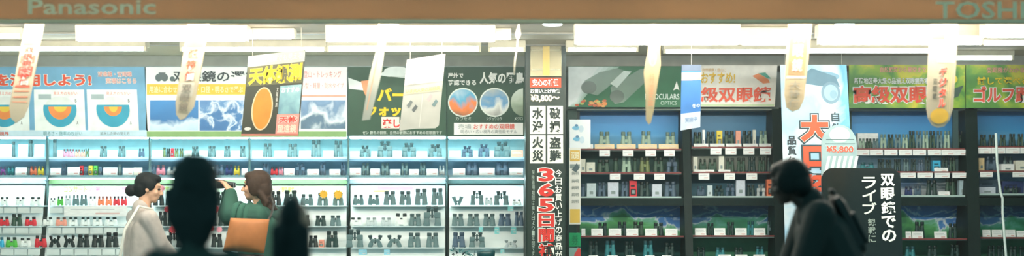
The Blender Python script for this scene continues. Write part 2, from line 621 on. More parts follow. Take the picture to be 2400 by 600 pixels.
# ------------------------------------------------------------------ header posters over the white shelving
DH = 11.8
TEAL = mat('4fb4c8'); CYB = mat('58b4dc'); REDO = mat('e8502c')
photo_snow = photo_mat('snow_photo', [(0, '2c5f96'), (.38, '3f78b0'), (.5, 'dfeaf2'), (.62, '5f8fc0'), (1, '3468a8')], 9, .15, seed=3)
photo_mtn = photo_mat('mountain_photo', [(0, '40586c'), (.35, '5a7890'), (.5, 'e4ecf0'), (.65, '6c8cae'), (1, '8fb4dc')], 6, .45, seed=9)
photo_blue = photo_mat('blue_photo', [(0, '9fc4dc'), (.35, 'd8e8f0'), (.45, '2e74b0'), (1, '3a8ccc')], 5, .6, seed=5)

def P4(x0, y0, x1, y1, D=DH, th=.012):
    return Panel.px([(x0, y0), (x1, y0), (x1, y1), (x0, y1)], D, thick=th)

p = Panel.px([(-140, 157), (338, 157), (347, 321), (-140, 321)], DH, thick=.012); p.fr = (-140, 157, 342, 321)
p.board(mat('74accc'))
p.rect(-138, 305, 340, 319, mat('cfe8f2'), .002)
p.text('視差を活用しよう!', -85, 173, 216, 203, REDO, bold=.04, outline=TXW, ow=.045)
p.text('望遠鏡・双眼鏡', 232, 168, 312, 180, mat('f4a898'), bold=.01, outline=TXW, ow=.05)
p.text('売場はこちら', 250, 183, 322, 196, mat('f4a898'), bold=.01, outline=TXW, ow=.05)
for cx, w_ in ((10, 1.0), (140, .95), (264, .95)):
    p.rect(cx - 60, 210, cx + 58, 306, mat('f2f6f0'), .003)
    p.oval(cx, 262, 40, 36, mat('e6e8e2'), .004)
    p.oval(cx, 256, 39, 42, mat('3ba2bc'), .0045, a0=-14, a1=194)
    p.oval(cx, 250, 27 if cx != 264 else 21, 30 if cx != 264 else 22, mat('f09048'), .005, a0=0, a1=180)
    p.oval(cx + 1, 250, 15 if cx != 264 else 10, 13, mat('ecc648'), .0055, a0=0, a1=180)
    p.rect(cx - 50, 221, cx - 20, 233, mat('aab8b8'), .004)
    p.text('見え方のちがい', cx - 14, 215, cx + 42, 223, mat('e86a50'), bold=.0)
    p.text('A', cx + 38, 284, cx + 42, 292, DRK, bold=.0)
    p.text('B', cx + 36, 232, cx + 40, 240, DRK, bold=.0)
p.text('広い視界', -24, 309, 20, 318, mat('e05038'), bold=.01)
p.text('明るさ・倍率のちがい', 100, 308, 190, 318, mat('2f8c90'), bold=.0)
p.text('拡大した時の見え方', 232, 309, 300, 317, mat('6c7c80'), bold=.0)
p.done('header_poster', 'light blue poster with white cards of orange and teal half domes', 'poster')

p = P4(342, 157, 813, 322)
p.board(PAPER)
p.rect(344, 197, 578, 222, mat('e8c040'), .002)
p.text('双眼鏡の選び方', 406, 166, 640, 192, mat('3a4446'), bold=.02)
p.text('用途に合わせて・倍率・口径・明るさで選ぶ', 350, 202, 570, 218, mat('fff2b0'), bold=.02, outline=mat('d8a83c'), ow=.03)
p.picture(352, 235, 465, 306, photo_blue)
p.picture(468, 235, 578, 306, photo_snow)
p.picture(705, 235, 810, 302, photo_mtn)
p.rect(344, 308, 812, 321, mat('8cb070'), .002)
p.text('登山・トレッキング', 712, 166, 800, 182, mat('f0a098'), bold=.0)
p.text('小型・軽量・防水タイプ', 706, 194, 806, 208, mat('f0a098'), bold=.0)
p.rect(704, 222, 811, 228, mat('e8a894'), .002)
# a picture of binoculars
for dx in (0, 14):
    p.oval(372 + dx, 182, 8, 9, mat('5a6868'), .003)
p.rect(372, 170, 388, 182, mat('5a6868'), .0035)
p.oval(404, 185, 6, 6, mat('5a6868'), .003)
p.done('header_poster', 'white poster with black title, yellow band and three snow and mountain photos', 'poster')

GRN = mat('345441', rough=.6)
p = P4(816, 157, 1046, 318)
p.board(GRN)
YEL = mat('f2cc1c')
p.oval(930, 166, 30, 10, mat('e8ece8'), .002)  # bird in flight
p.poly(p.body, [(816, 182), (850, 194), (852, 212), (818, 208)], mat('dfe4e0'), .002)
p.poly(p.body, [(846, 190), (880, 186), (862, 200), (868, 246), (852, 214)], mat('e89a6c'), .003)
p.poly(p.body, [(886, 176), (906, 164), (934, 158), (952, 178), (912, 180)], mat('e4eae6'), .003)
p.poly(p.body, [(900, 178), (952, 172), (1000, 190), (1040, 200), (960, 184)], mat('d4dcd6'), .0025)
p.text('バード', 884, 206, 984, 238, YEL, bold=.05, outline=mat('3c4c20'), ow=.02)
p.text('ウォッチング', 858, 245, 1030, 273, YEL, bold=.05, outline=mat('3c4c20'), ow=.02)
p.rect(894, 274, 936, 301, mat('f4e4d8'), .002)
p.text('楽しむ', 896, 278, 960, 300, mat('e04038'), bold=.05, outline=TXW, ow=.05)
p.text('ゼン 野鳥の観察、自然の観察におすすめの双眼鏡です', 850, 307, 1036, 315, mat('dfe8dc'), bold=.0)
p.done('header_poster', 'green bird-watching poster with yellow lettering and a white bird', 'poster')

p = P4(1048, 157, 1229, 320)
p.board(mat('2c4c3c', rough=.6))
p.text('屋外で', 1050, 171, 1086, 183, TXW, bold=.02)
p.text('確認できる', 1050, 187, 1116, 200, TXW, bold=.02)
p.text('人気の野鳥', 1124, 169, 1290 - 62, 197, TXW, bold=.035)
for cx, nm, st in ((1085, 'a', [(0, '3c4a3c'), (.45, 'e87828'), (.6, '48a0c4'), (1, 'dfe6e0')]), (1159, 'b', [(0, '4a4640'), (.4, 'e2e4dc'), (.55, '5494c0'), (1, 'd2c8a4')]), (1215, 'c', [(0, '42583c'), (.5, 'a8b8a0'), (1, 'e4ece4')])):
    rx = 34 if cx < 1200 else 22
    if cx < 1200:
        p.oval(cx, 240, 35, 34, mat('dfe6dc'), .002)
        p.picture(cx - 32, 209, cx + 32, 271, photo_mat('bird_photo_' + nm, st, 7, .5, seed=cx * .01), .004, oval=True)
    else:
        pts = [(1226, 207)] + [(1229 - 32 * math.sin(math.radians(a)), 240 - 33 * math.cos(math.radians(a))) for a in range(10, 171, 12)] + [(1226, 273)]
        mb = MB(); p.poly(mb, pts, photo_mat('bird_photo_c', st, 7, .5, seed=2), .004); p.pics.append(('picture', mb))
for x, t in ((1068, 'カワセミ'), (1140, 'シジュウカラ'), (1205, 'メジロ')):
    p.text(t, x, 274, x + (36 if x < 1200 else 20), 282, mat('cfdacf'), bold=.0)
p.rect(1064, 288, 1226, 316, mat('f6f4ee'), .002)
p.text('売場', 1074, 291, 1104, 302, mat('8c9894'), bold=.0)
p.text('おすすめの双眼鏡', 1110, 290, 1206, 303, mat('e86050'), bold=.015)
p.text('明るい・広い視界の高性能モデル', 1080, 304, 1212, 313, mat('7c8884'), bold=.0)
p.done('header_poster', 'dark green poster with three round bird photos and a white caption box', 'poster')

# ------------------------------------------------------------------ white shelving: upper glass shelves
STRIP = TUBE.copy(); STRIP.name = 'shelf_lamp'
for n in STRIP.node_tree.nodes:
    if n.type == 'EMISSION': n.inputs[1].default_value = 28
    if n.type == 'VALTORGB':
        n.color_ramp.elements[0].color = (.62, .95, 1, 1); n.color_ramp.elements[1].color = (.66, .97, 1, 1)
LB = [(-120, 108, 'end bay'), (113, 348, 'dome-poster bay'), (352, 582, 'snow-photo bay'), (586, 814, 'mountain-photo bay'), (819, 1045, 'bird-poster bay'), (1050, 1229, 'round-photo bay')]
GLASS = mat('b4d8dc', rough=.2)
CYBACK = mat('b0dfe6', rough=.5)  # cyan glow of the shelves is put into this back panel colour
CYB2 = mat('8cb4cc', rough=.5)
DS = 11.9
def lower_D(py):
    return 11.95 - (py - 430) * .42 / 170
for i, (x0, x1, nm) in enumerate(LB):
    r = empty('display_shelf', (W((x0 + x1) / 2, 0, DS).x, DS, 0), label=f"pale blue two-shelf glass fixture under the header poster, {nm}", cat='shelf', group='glass shelf fixtures')
    b = MB(); b.pbox(x0 - .3, x1 + .3, 322, 372, DS + .26, DS + .28, CYBACK); b.pbox(x0 - .3, x1 + .3, 372, 416, DS + .26, DS + .28, CYB2)
    b.build('back_panel', r)
    b = MB(); b.pbox(x0, x1, 319, 324, DS - .02, DS + .26, mat('dcecea')); b.build('top_board', r)
    b = MB(); b.pbox(x0, x1, 368, 372, DS - .01, DS + .26, mat('c4dce6', rough=.2)); b.pbox(x0, x1, 371, 378, DS + .0, DS + .02, mat('7f9fb4', rough=.3)); b.build('shelf_board', r)
    b = MB(); b.pbox(x0, x1, 410.5, 417, DS - .02, DS + .26, mat('3c4f50', rough=.4)); b.build('shelf_board', r)
    b = MB(); b.pbox(x1 + .5, x1 + 3.6, 320, 604, DS - .04, DS + .0, mat('48605f', rough=.4)); b.pbox(x1 - 2, x1 + 4, 411, 424, DS - .07, DS - .03, mat('2c4448'))
    b.build('upright', r)
    if i in (1, 2, 3):
        b = MB(); b.pbox(x0, x1, 420, 431, DS - .01, DS + .02, mat('7fa070')); b.build('green_strip', r)
    else:
        b = MB(); b.pbox(x0, x1, 419, 430, DS - .01, DS + .02, mat('a4b4bc') if i != 5 else mat('3f5c5c')); b.build('grey_strip', r)
    for (ya, yb, dd) in ((322.5, 325, .02), (417.5, 420.5, .10)):
        b = MB(); b.pbox(x0 + 2, x1 - 2, ya, yb, DS - dd - .02, DS - dd, STRIP); b.build('shelf_lamp', r)
    # lower stepped board
    r = empty('display_board', (W((x0 + x1) / 2, 0, DS).x, 11.6, 0), label=f"white stepped display board of small binoculars, {nm}", cat='display board', group='sloping white display boards')
    b = MB()
    dx = -14 if i < 2 else 0
    a0 = W(x0 + (3), 431, lower_D(431)); a1 = W(x1 - (2), 431, lower_D(431)); c1 = W(x1 - 2 + dx * 1.3, 640, lower_D(640)); c0 = W(x0 + 3 + dx, 640, lower_D(640))
    kk = Vector((0, .015, 0))
    b.add([a0, a1, c1, c0] + [q + kk for q in (a0, a1, c1, c0)], [(3, 2, 1, 0), (4, 5, 6, 7), (0, 1, 5, 4), (1, 2, 6, 5), (2, 3, 7, 6), (3, 0, 4, 7)], mat('e9f0ee', rough=.5, var=.03))
    b.build('panel', r)
    hp = Panel([W(x0 + 8, 435, lower_D(435) - .004), W(x1 - 8, 435, lower_D(435) - .004), W(x1 - 8, 455, lower_D(455) - .004), W(x0 + 8, 455, lower_D(455) - .004)], (x0 + 8, 435, x1 - 8, 455), .003)
    hp.board(mat(['efe2ea', 'd4e4cc', 'd8e2cc', 'e4e8c8', 'e0e2ec', 'dfe4ec'][i], var=.02))
    if i == 0: hp.text('オペラグラス・軽量タイプ', 0 - 40, 438, 70, 447, mat('f0b4c0'), bold=.0)
    if i == 1: hp.text('コンサート', 150, 437, 205, 452, mat('a8c060'), bold=.03); hp.text('人気の双眼鏡', 207, 438, 300, 452, mat('f080a0'), bold=.01)
    if i == 2: hp.text('コンサート', 365, 437, 420, 452, mat('a8c060'), bold=.03)
    if i == 3: hp.text('スポーツ観戦', 600, 438, 690, 452, mat('b4c058'), bold=.02); hp.text('おすすめ双眼鏡', 694, 438, 760, 452, mat('f090b0'), bold=.01)
    if i == 4: hp.text('売れてます', 840, 439, 870, 447, mat('e0a0c0'), bold=.0); hp.rect(885, 437, 968, 446, mat('f088a8'), .002); hp.rect(875, 446, 912, 451, mat('d8a868'), .002)
    if i == 5: hp.rect(1145, 440, 1218, 450, mat('f4c4cc'), .002); hp.text('野鳥観察', 1062, 440, 1082, 447, mat('a8b8d8'), bold=0)
    o = hp.body.build('header_strip', r)
    if hp.txt.v: hp.txt.build('lettering', o)
    for by in (482, 530, 580, 628):
        D = lower_D(by)
        sh = 0 if dx == 0 else dx * (by - 431) / 209
        b = MB(); b.pbox(x0 + 5 + sh, x1 - 3 + sh * 1.2, by, by + 2.4, D - .11, D + .01, mat('d3e4e6', rough=.3)); lg = b.build('ledge', r)
        if i < 2 or by > 580:
            b = MB()
            nn = 7
            for k in range(nn):
                xa = x0 + 5 + sh + (x1 - x0 - 8) * k / nn
                b.pbox(xa + 2, xa + (x1 - x0) / nn - 2, by + 4, by + 17, D - .13, D - .127, mat('dfe9e6', rough=.4))
            b.build('ticket_strip', lg)

# ------------------------------------------------------------------ product prototypes (unit height 1, width 1, depth ~.45)
BINC = {
    'black': ('1d2b2b', '0c1414'), 'grey': ('5f7a7c', '3c5254'), 'slate': ('4d6478', '34485a'), 'white': ('f0f2ee', '24302e'), 'red': ('d8303c', '2a2024'),  # grey: haze over black left-bay barrels is put into the colour
    'pink': ('e890a4', '6a4850'), 'salmon': ('ee9c88', '6a5048'), 'green': ('58b848', '20302a'), 'olive': ('6c7848', '3a4228'), 'purple': ('8a4c98', '503058'),
    'blue': ('3cb0d8', '205060'), 'yellow': ('e8d040', '706420'), 'navy': ('2c3c70', '1c2440'), 'pale': ('9cb4a0', '5f7a70'), 'teal': ('2c8088', '1c5058'), 'orange': ('f08058', '803828'),
    'dark': ('1a3a38', '0a2422'), 'darkgreen': ('2c4c3c', '12241c'), 'silver': ('c4cccc', '8c9898'),
}
def bmats(c):
    a, d = BINC[c]
    return mat(a, rough=.45), mat(d, rough=.35)
LENS = mat('2c4a5c', rough=.1)
T = Matrix.Translation
_proto = {}
def proto(kind, c):
    """mesh data per part: list of (part name, mesh)"""
    k = (kind, c)
    if k in _proto: return _proto[k]
    A, Bm = bmats(c) if c in BINC else (mat(c), mat(c))
    parts = []
    def fin(nm, mb):
        me = bpy.data.meshes.new(nm)
        me.from_pydata(mb.v, [], mb.f)
        for m_ in mb.mats: me.materials.append(m_)
        me.polygons.foreach_set('material_index', mb.mi)
        me.polygons.foreach_set('use_smooth', mb.smooth)
        parts.append((nm, me))
    if kind == 'H':      # straight barrels
        for s in (-1, 1):
            M = T(Vector((s * .27, 0, 0))) @ Matrix.Rotation(s * -.04, 4, 'Y')
            b = MB(); b.lathe([(.17, 0), (.215, .01), (.22, .12), (.2, .16), (.19, .45), (.15, .62), (.15, .78)], M, A); b.lathe([(.16, -.001), (.165, .004)], M, LENS); fin('barrel', b)
            b = MB(); b.lathe([(.16, .77), (.17, .8), (.175, .96), (.15, 1.0)], M, Bm); fin('eyecup', b)
        b = MB(); b.bbox((-.16, -.12, .36), (.16, .12, .56), A, .03); b.lathe([(.07, .55), (.08, .57), (.08, .74), (.06, .76)], Matrix.Identity(4), Bm, 12); fin('bridge', b)
    elif kind == 'A':    # porro prism, wide objectives
        for s in (-1, 1):
            M = T(Vector((s * .31, 0, 0)))
            b = MB(); b.lathe([(.16, 0), (.19, .01), (.19, .1), (.165, .2), (.15, .42)], M, A)
            b.lathe([(.14, -.001), (.145, .004)], M, LENS)
            b.bbox((min(s * .46, s * .1), -.2, .4), (max(s * .46, s * .1), .2, .7), A, .05); fin('barrel', b)
            M = T(Vector((s * .2, 0, 0)))
            b = MB(); b.lathe([(.1, .68), (.1, .86), (.13, .88), (.13, .98), (.11, 1.0)], M, Bm); fin('eyecup', b)
        b = MB(); b.bbox((-.13, -.07, .5), (.13, .07, .56), Bm, .015); b.bbox((-.2, -.07, .76), (.2, .07, .81), Bm, .015); b.lathe([(.05, .4), (.06, .42), (.06, .84), (.05, .86)], Matrix.Identity(4), Bm, 12); fin('bridge', b)
    elif kind == 'U':    # compact with broad bridge
        for s in (-1, 1):
            M = T(Vector((s * .32, 0, 0))) @ Matrix.Rotation(s * -.07, 4, 'Y')
            b = MB(); b.lathe([(.14, 0), (.18, .02), (.19, .3), (.17, .6), (.13, .74)], M, A); b.lathe([(.12, -.001), (.125, .004)], M, LENS); fin('barrel', b)
            b = MB(); b.lathe([(.13, .73), (.15, .76), (.15, .97), (.12, 1.0)], M, Bm); fin('eyecup', b)
        b = MB(); b.bbox((-.24, -.15, .1), (.24, .15, .5), A, .06); b.lathe([(.08, .48), (.09, .5), (.09, .6), (.06, .62)], Matrix.Identity(4), Bm, 12); fin('bridge', b)
    elif kind == 'X':    # reverse porro
        for s in (-1, 1):
            M = T(Vector((s * .36, 0, 0)))
            b = MB(); b.lathe([(.12, 0), (.15, .02), (.15, .3), (.1, .5)], T(Vector((s * .34, 0, 0))) @ Matrix.Rotation(s * -.25, 4, 'Y'), A)
            b.bbox((min(s * .3, s * .02), -.16, .38), (max(s * .3, s * .02), .16, .68), A, .05); fin('barrel', b)
            b = MB(); b.lathe([(.09, .6), (.1, .8), (.13, .84), (.13, .97), (.1, 1.0)], T(Vector((s * .16, 0, 0))) @ Matrix.Rotation(s * .18, 4, 'Y'), Bm); fin('eyecup', b)
        b = MB(); b.lathe([(.06, .3), (.07, .32), (.07, .74), (.05, .76)], Matrix.Identity(4), Bm, 12); fin('focus_wheel', b)
    elif kind == 'V':    # tiny opera glass
        for s in (-1, 1):
            b = MB(); b.lathe([(.1, 0), (.14, .02), (.15, .3), (.2, .85), (.22, 1.0)], T(Vector((s * .12, 0, 0))) @ Matrix.Rotation(s * .3, 4, 'Y'), A); fin('barrel', b)
        b = MB(); b.bbox((-.16, -.1, .35), (.16, .1, .5), Bm, .03); fin('bridge', b)
    elif kind == 'O':    # monocular
        b = MB(); b.lathe([(.34, 0), (.46, .02), (.46, .2), (.4, .24), (.4, .6), (.34, .66), (.34, .8)], Matrix.Identity(4), A, 20); fin('barrel', b)
        b = MB(); b.lathe([(.34, .79), (.42, .82), (.42, .97), (.34, 1.0)], Matrix.Identity(4), Bm, 20); fin('eyecup', b)
    elif kind == 'B':    # carton
        b = MB(); b.bbox((-.5, -.5, 0), (.5, .5, 1), A, .02)
        b.box((-.36, -.506, .12), (.36, -.502, .5), Bm); b.box((-.36, -.506, .62), (.2, -.502, .74), Bm)
        b.box((-.2, -.51, .2), (.2, -.506, .42), mat('889898')); fin('carton', b)
    elif kind == 'C':    # price card, leaning back on a foot
        b = MB()
        hx = Matrix.Rotation(-.16, 4, 'X')
        b.box((-.5, -.03, 0), (.5, .0, 1), A, hx)
        b.box((-.5, -.03, 0), (.5, .28, .03), A)
        b.box((-.4, -.035, .68), (.3, -.031, .77), mat('cdd4d4'), hx); b.box((-.4, -.035, .5), (.4, -.031, .57), mat('d4dada'), hx)
        b.box((.05, -.035, .16), (.38, -.031, .3), mat('dca8a4'), hx); fin('card', b)
    elif kind == 'T':    # hanging ticket on the shelf rail
        b = MB(); b.bbox((-.5, -.02, 0), (.5, .02, 1), A, .008); b.box((-.4, -.026, .62), (.3, -.021, .72), mat('cdd4d4')); b.box((0, -.026, .2), (.38, -.021, .36), mat('e4c4c0')); fin('card', b)
    elif kind == 'S':    # star shaped pop tag
        b = MB()
        pts = []
        for q in range(20):
            a = 2 * PI * q / 20; rr = .5 if q % 2 == 0 else .36
            pts.append((rr * math.cos(a), .5 + rr * math.sin(a)))
        n = len(pts)
        b.add([(x, -.03, z) for x, z in pts] + [(x, .03, z) for x, z in pts], [tuple(range(n)), tuple(reversed(range(n, 2 * n)))] + [(i, n + i, n + (i + 1) % n, (i + 1) % n) for i in range(n)], A); fin('card', b)
    _proto[k] = parts
    return parts

NOUN = {'H': ('binoculars', 'binoculars', 'straight-barrel binoculars'), 'A': ('binoculars', 'binoculars', 'wide prism binoculars'), 'U': ('compact_binoculars', 'binoculars', 'compact binoculars'),
        'X': ('folding_binoculars', 'binoculars', 'small folding binoculars'), 'V': ('opera_glasses', 'binoculars', 'tiny opera glasses'), 'O': ('monocular', 'monocular', 'upright monocular'),
        'B': ('product_box', 'box', 'product box'), 'C': ('price_card', 'card', 'price card'), 'T': ('rail_ticket', 'card', 'rail ticket'), 'S': ('star_tag', 'card', 'star-shaped tag')}
GRP = {'binoculars': 'binoculars on display', 'monocular': 'monoculars on display', 'box': 'product boxes on display', 'card': 'price cards on display'}
COLW = {'darkgreen': 'dark green', 'dark': 'teal-black', 'pale': 'pale green', 'slate': 'slate blue', 'f4f4f0': 'white', 'f0c8a0': 'peach', 'e8e09c': 'pale yellow', 'dce6ea': 'bluish white',
        'e8d040c': 'yellow'}
HEXN = {'f4f6f4': 'white', 'f2d8a8': 'cream', 'f0e070': 'yellow', 'c8d8dc': 'pale grey', 'e04c58': 'red', 'f0a0b0': 'pink', 'd8404c': 'crimson', '7ccccc': 'turquoise', 'f0a890': 'peach', '8ccce0': 'light blue',
        'f0b838': 'gold', 'd0d8e4': 'bluish white', 'a8c0c8': 'misty grey', 'e4e4d4': 'off-white'}
count = {}
pending = []
def place(kind, c, x0, x1, base, h, D, rowname, depth=None, dz=0, flip=False):
    nm, cat, noun = NOUN[kind]
    cw = COLW.get(c, HEXN.get(c, c))
    p_ = W((x0 + x1) / 2, base, D)
    wd = abs(x1 - x0) * D / F; hh = h * D / F
    dep = depth if depth is not None else (min(wd, .07) if kind not in 'CTS' else .06)
    if kind in 'CTS':
        wd, hh = wd, hh
        dep = .06
    pending.append((kind, c, nm, cat, noun, cw, p_, wd, hh, dep, rowname, x0))

def flush():
    from collections import defaultdict
    buck = defaultdict(list)
    for it in pending:
        buck[(it[4], it[5], it[10])].append(it)
    for (noun, cw, rowname), its in buck.items():
        its.sort(key=lambda t: abs(t[11] - 1280))
        for i, (kind, c, nm, cat, _, _, p_, wd, hh, dep, _, x0) in enumerate(its):
            lab = f"{cw} {noun}"
            lab += f", {rowname}" if len(its) == 1 else f", {LN[i]} from pillar, {rowname}"
            parts = proto(kind, c)
            small = wd * F / 12 < 14 or kind in 'BCTS'
            if kind in 'BCTS':
                o = bpy.data.objects.new(nm, parts[0][1]); COL.objects.link(o)
                o.location = p_; o.scale = (wd, dep if kind != 'B' else max(dep, .02), hh)
            else:
                o = bpy.data.objects.new(nm, None); COL.objects.link(o); o.empty_display_size = .05
                o.location = p_; o.scale = (wd, dep * 1.15, hh)
                for pn, me in parts:
                    q = bpy.data.objects.new(pn, me); COL.objects.link(q); q.parent = o
            tag(o, lab, cat, GRP[cat])

# upper shelves of the white bays: (kind, x0, x1, height, colour); base rows 367 / 409.5
A_D = 12.0
def row(items, base, D, rowname, **k):
    for it in items:
        kd, x0, x1, h, c = it[:5]
        place(kd, c, x0, x1, it[5] if len(it) > 5 else base, h, (D - .045 if kd == 'C' else D), rowname, **k)
WC = 'f4f6f4'
row([('C', 0, 27, 30, WC), ('O', 28, 36, 36, 'grey'), ('C', 42, 65, 30, WC), ('O', 67, 77, 40, 'grey'), ('C', 80, 104, 30, WC), ('U', 84, 100, 9, 'darkgreen', 371)][:5], 368, A_D, 'upper shelf of the end bay')
row([('X', 0, 14, 20, 'purple'), ('U', 17, 34, 22, 'teal'), ('C', 36, 62, 18, 'f4f6f4'), ('O', 63, 69, 20, 'grey'), ('U', 70, 87, 21, 'orange'), ('U', 88, 104, 21, 'yellow')], 410.5, A_D, 'lower shelf of the end bay')
row([('O', 124, 133, 42, 'grey'), ('C', 134, 147, 16, WC), ('U', 148, 161, 19, 'pink'), ('U', 162, 175, 19, 'pink'), ('U', 176, 189, 18, 'salmon'), ('U', 190, 200, 18, 'salmon'), ('X', 200, 209, 20, 'olive'), ('C', 210, 233, 17, WC), ('H', 234, 251, 26, 'grey'), ('C', 252, 275, 16, WC), ('H', 277, 294, 26, 'grey'), ('C', 296, 323, 16, WC), ('U', 325, 339, 20, 'slate')], 368, A_D, 'upper shelf, dome-poster bay')
row([('C', 118, 143, 17, WC), ('H', 144, 156, 26, 'slate'), ('C', 158, 186, 19, WC), ('B', 188, 196, 22, 'red'), ('B', 199, 206, 20, 'slate'), ('B', 209, 218, 22, 'yellow'), ('B', 221, 230, 22, 'green'), ('B', 232, 240, 20, 'slate'), ('C', 242, 275, 18, WC), ('O', 276, 286, 25, 'grey'), ('C', 288, 312, 17, WC), ('C', 313, 333, 18, 'e4e4d4')], 410.5, A_D, 'lower shelf, dome-poster bay')
row([('C', 356, 381, 16, WC), ('O', 382, 389, 22, 'olive'), ('H', 389, 400, 20, 'black'), ('B', 401, 408, 20, 'red'), ('H', 409, 419, 20, 'olive'), ('H', 420, 430, 20, 'olive'), ('C', 432, 449, 15, 'e4e4d4'), ('H', 449, 466, 25, 'grey'), ('C', 467, 486, 15, WC), ('H', 487, 506, 26, 'grey'), ('C', 507, 524, 15, WC), ('H', 525, 540, 26, 'grey'), ('C', 541, 561, 15, WC), ('H', 562, 576, 26, 'grey')], 368, A_D, 'upper shelf, snow-photo bay')
row([('H', 352, 364, 25, 'slate'), ('U', 366, 388, 24, 'pink'), ('U', 391, 416, 20, 'silver'), ('C', 420, 444, 18, WC), ('H', 446, 466, 24, 'slate'), ('C', 475, 500, 18, 'c8d8dc'), ('H', 502, 526, 25, 'slate'), ('U', 528, 546, 24, 'navy'), ('U', 548, 563, 22, 'yellow'), ('C', 566, 580, 16, WC)], 410.5, A_D, 'lower shelf, snow-photo bay')
row([('C', 591, 616, 15, WC), ('H', 617, 638, 32, 'grey'), ('C', 643, 671, 15, WC), ('H', 674, 698, 31, 'grey'), ('C', 701, 728, 15, WC), ('H', 729, 753, 39, 'grey'), ('C', 757, 781, 15, WC), ('H', 782, 804, 38, 'grey')], 368, A_D, 'upper shelf, mountain-photo bay')
row([('C', 596, 614, 16, WC), ('H', 615, 632, 27, 'slate'), ('U', 634, 652, 20, 'red'), ('U', 653, 665, 20, 'pink'), ('C', 666, 690, 16, WC), ('A', 692, 716, 27, 'slate'), ('C', 720, 747, 14, WC), ('H', 749, 764, 30, 'slate'), ('C', 772, 797, 14, WC), ('H', 798, 811, 30, 'slate')], 410.5, A_D, 'lower shelf, mountain-photo bay')
row([('C', 821, 842, 14, WC), ('A', 843, 868, 27, 'grey'), ('C', 870, 884, 14, WC), ('A', 885, 920, 37, 'grey'), ('C', 921, 941, 15, WC), ('A', 942, 975, 33, 'grey'), ('C', 976, 1001, 14, WC), ('A', 1004, 1036, 30, 'grey')], 368, A_D, 'upper shelf, bird-poster bay')
row([('C', 820, 846, 17, WC), ('H', 847, 867, 29, 'grey'), ('C', 868, 890, 15, WC), ('H', 892, 913, 29, 'grey'), ('C', 914, 938, 14, WC), ('H', 939, 958, 29, 'grey'), ('C', 959, 981, 14, WC), ('H', 983, 999, 29, 'grey'), ('C', 1000, 1026, 15, WC), ('U', 1028, 1043, 22, 'silver')], 410.5, A_D, 'lower shelf, bird-poster bay')
row([('C', 1053, 1080, 15, WC), ('A', 1082, 1108, 26, 'slate'), ('C', 1109, 1120, 15, WC), ('A', 1121, 1147, 30, 'slate'), ('C', 1148, 1157, 15, WC), ('A', 1158, 1196, 36, 'grey'), ('C', 1198, 1226, 16, 'f0a890')], 368, A_D, 'upper shelf, round-photo bay')
row([('C', 1061, 1090, 16, WC), ('H', 1091, 1122, 30, 'slate'), ('C', 1123, 1159, 17, WC), ('H', 1160, 1193, 30, 'slate'), ('C', 1194, 1226, 17, WC)], 410.5, A_D, 'lower shelf, round-photo bay')
# sloping boards
def lrow(items, base, rowname):
    row(items, base, lower_D(base) - .06, rowname)
N = ['top ledge', 'middle ledge', 'bottom ledge']
lrow([('U', 0, 22, 20, 'white'), ('U', 36, 60, 20, 'white'), ('U', 70, 98, 20, 'white')], 481.5, 'top ledge, end bay')
lrow([('U', -2, 22, 22, 'red'), ('H', 26, 53, 28, 'darkgreen'), ('U', 58, 86, 22, 'red')], 529.5, 'middle ledge, end bay')
lrow([('U', -14, 10, 24, 'blue'), ('U', 13, 41, 24, 'green'), ('U', 46, 73, 22, 'white')], 579.5, 'bottom ledge, end bay')
lrow([('U', 117, 131, 18, 'white'), ('U', 134, 149, 22, 'green'), ('U', 152, 167, 24, 'silver'), ('U', 170, 186, 25, 'grey'), ('U', 188, 205, 25, 'grey'), ('U', 209, 226, 22, 'white'), ('U', 229, 245, 22, 'orange'), ('U', 247, 263, 22, 'orange'), ('U', 265, 281, 22, 'red'), ('U', 283, 298, 22, 'red')], 481.5, 'top ledge, dome-poster bay')
lrow([('U', 100, 124, 21, 'white'), ('U', 130, 157, 21, 'salmon'), ('U', 160, 183, 21, 'white'), ('U', 189, 212, 21, 'white'), ('U', 216, 240, 21, 'white'), ('U', 245, 276, 21, 'white')], 529.5, 'middle ledge, dome-poster bay')
lrow([('U', 81, 110, 28, 'red'), ('X', 114, 143, 28, 'black'), ('X', 148, 177, 29, 'black'), ('H', 180, 211, 30, 'black'), ('H', 214, 245, 29, 'black'), ('H', 247, 279, 35, 'black')], 579.5, 'bottom ledge, dome-poster bay')
lrow([('H', 358, 386, 34, 'black'), ('H', 388, 414, 34, 'dark'), ('H', 420, 448, 32, 'black'), ('H', 470, 498, 32, 'black'), ('H', 504, 530, 32, 'dark')], 481.5, 'top ledge, snow-photo bay')
lrow([('H', 370, 393, 34, 'black'), ('H', 394, 414, 34, 'dark'), ('H', 420, 444, 32, 'black'), ('H', 484, 508, 34, 'black'), ('H', 511, 534, 34, 'dark'), ('H', 540, 566, 32, 'black')], 529.5, 'middle ledge, snow-photo bay')
lrow([('O', 377, 386, 26, 'teal'), ('A', 389, 428, 40, 'black'), ('H', 432, 460, 34, 'black'), ('H', 494, 522, 32, 'black'), ('H', 528, 556, 34, 'black')], 579.5, 'bottom ledge, snow-photo bay')
lrow([('H', 600, 628, 32, 'black'), ('H', 632, 660, 34, 'black'), ('H', 664, 699, 36, 'dark'), ('U', 704, 735, 27, 'grey'), ('H', 743, 770, 30, 'grey'), ('H', 779, 806, 30, 'grey')], 481.5, 'top ledge, mountain-photo bay')
lrow([('H', 608, 636, 32, 'black'), ('H', 640, 668, 32, 'dark'), ('H', 700, 727, 26, 'black'), ('H', 738, 765, 25, 'dark'), ('H', 773, 800, 25, 'grey')], 529.5, 'middle ledge, mountain-photo bay')
lrow([('H', 640, 672, 34, 'black'), ('H', 686, 716, 34, 'dark'), ('H', 722, 746, 28, 'black'), ('B', 748, 760, 18, 'salmon'), ('H', 763, 794, 38, 'dark')], 579.5, 'bottom ledge, mountain-photo bay')
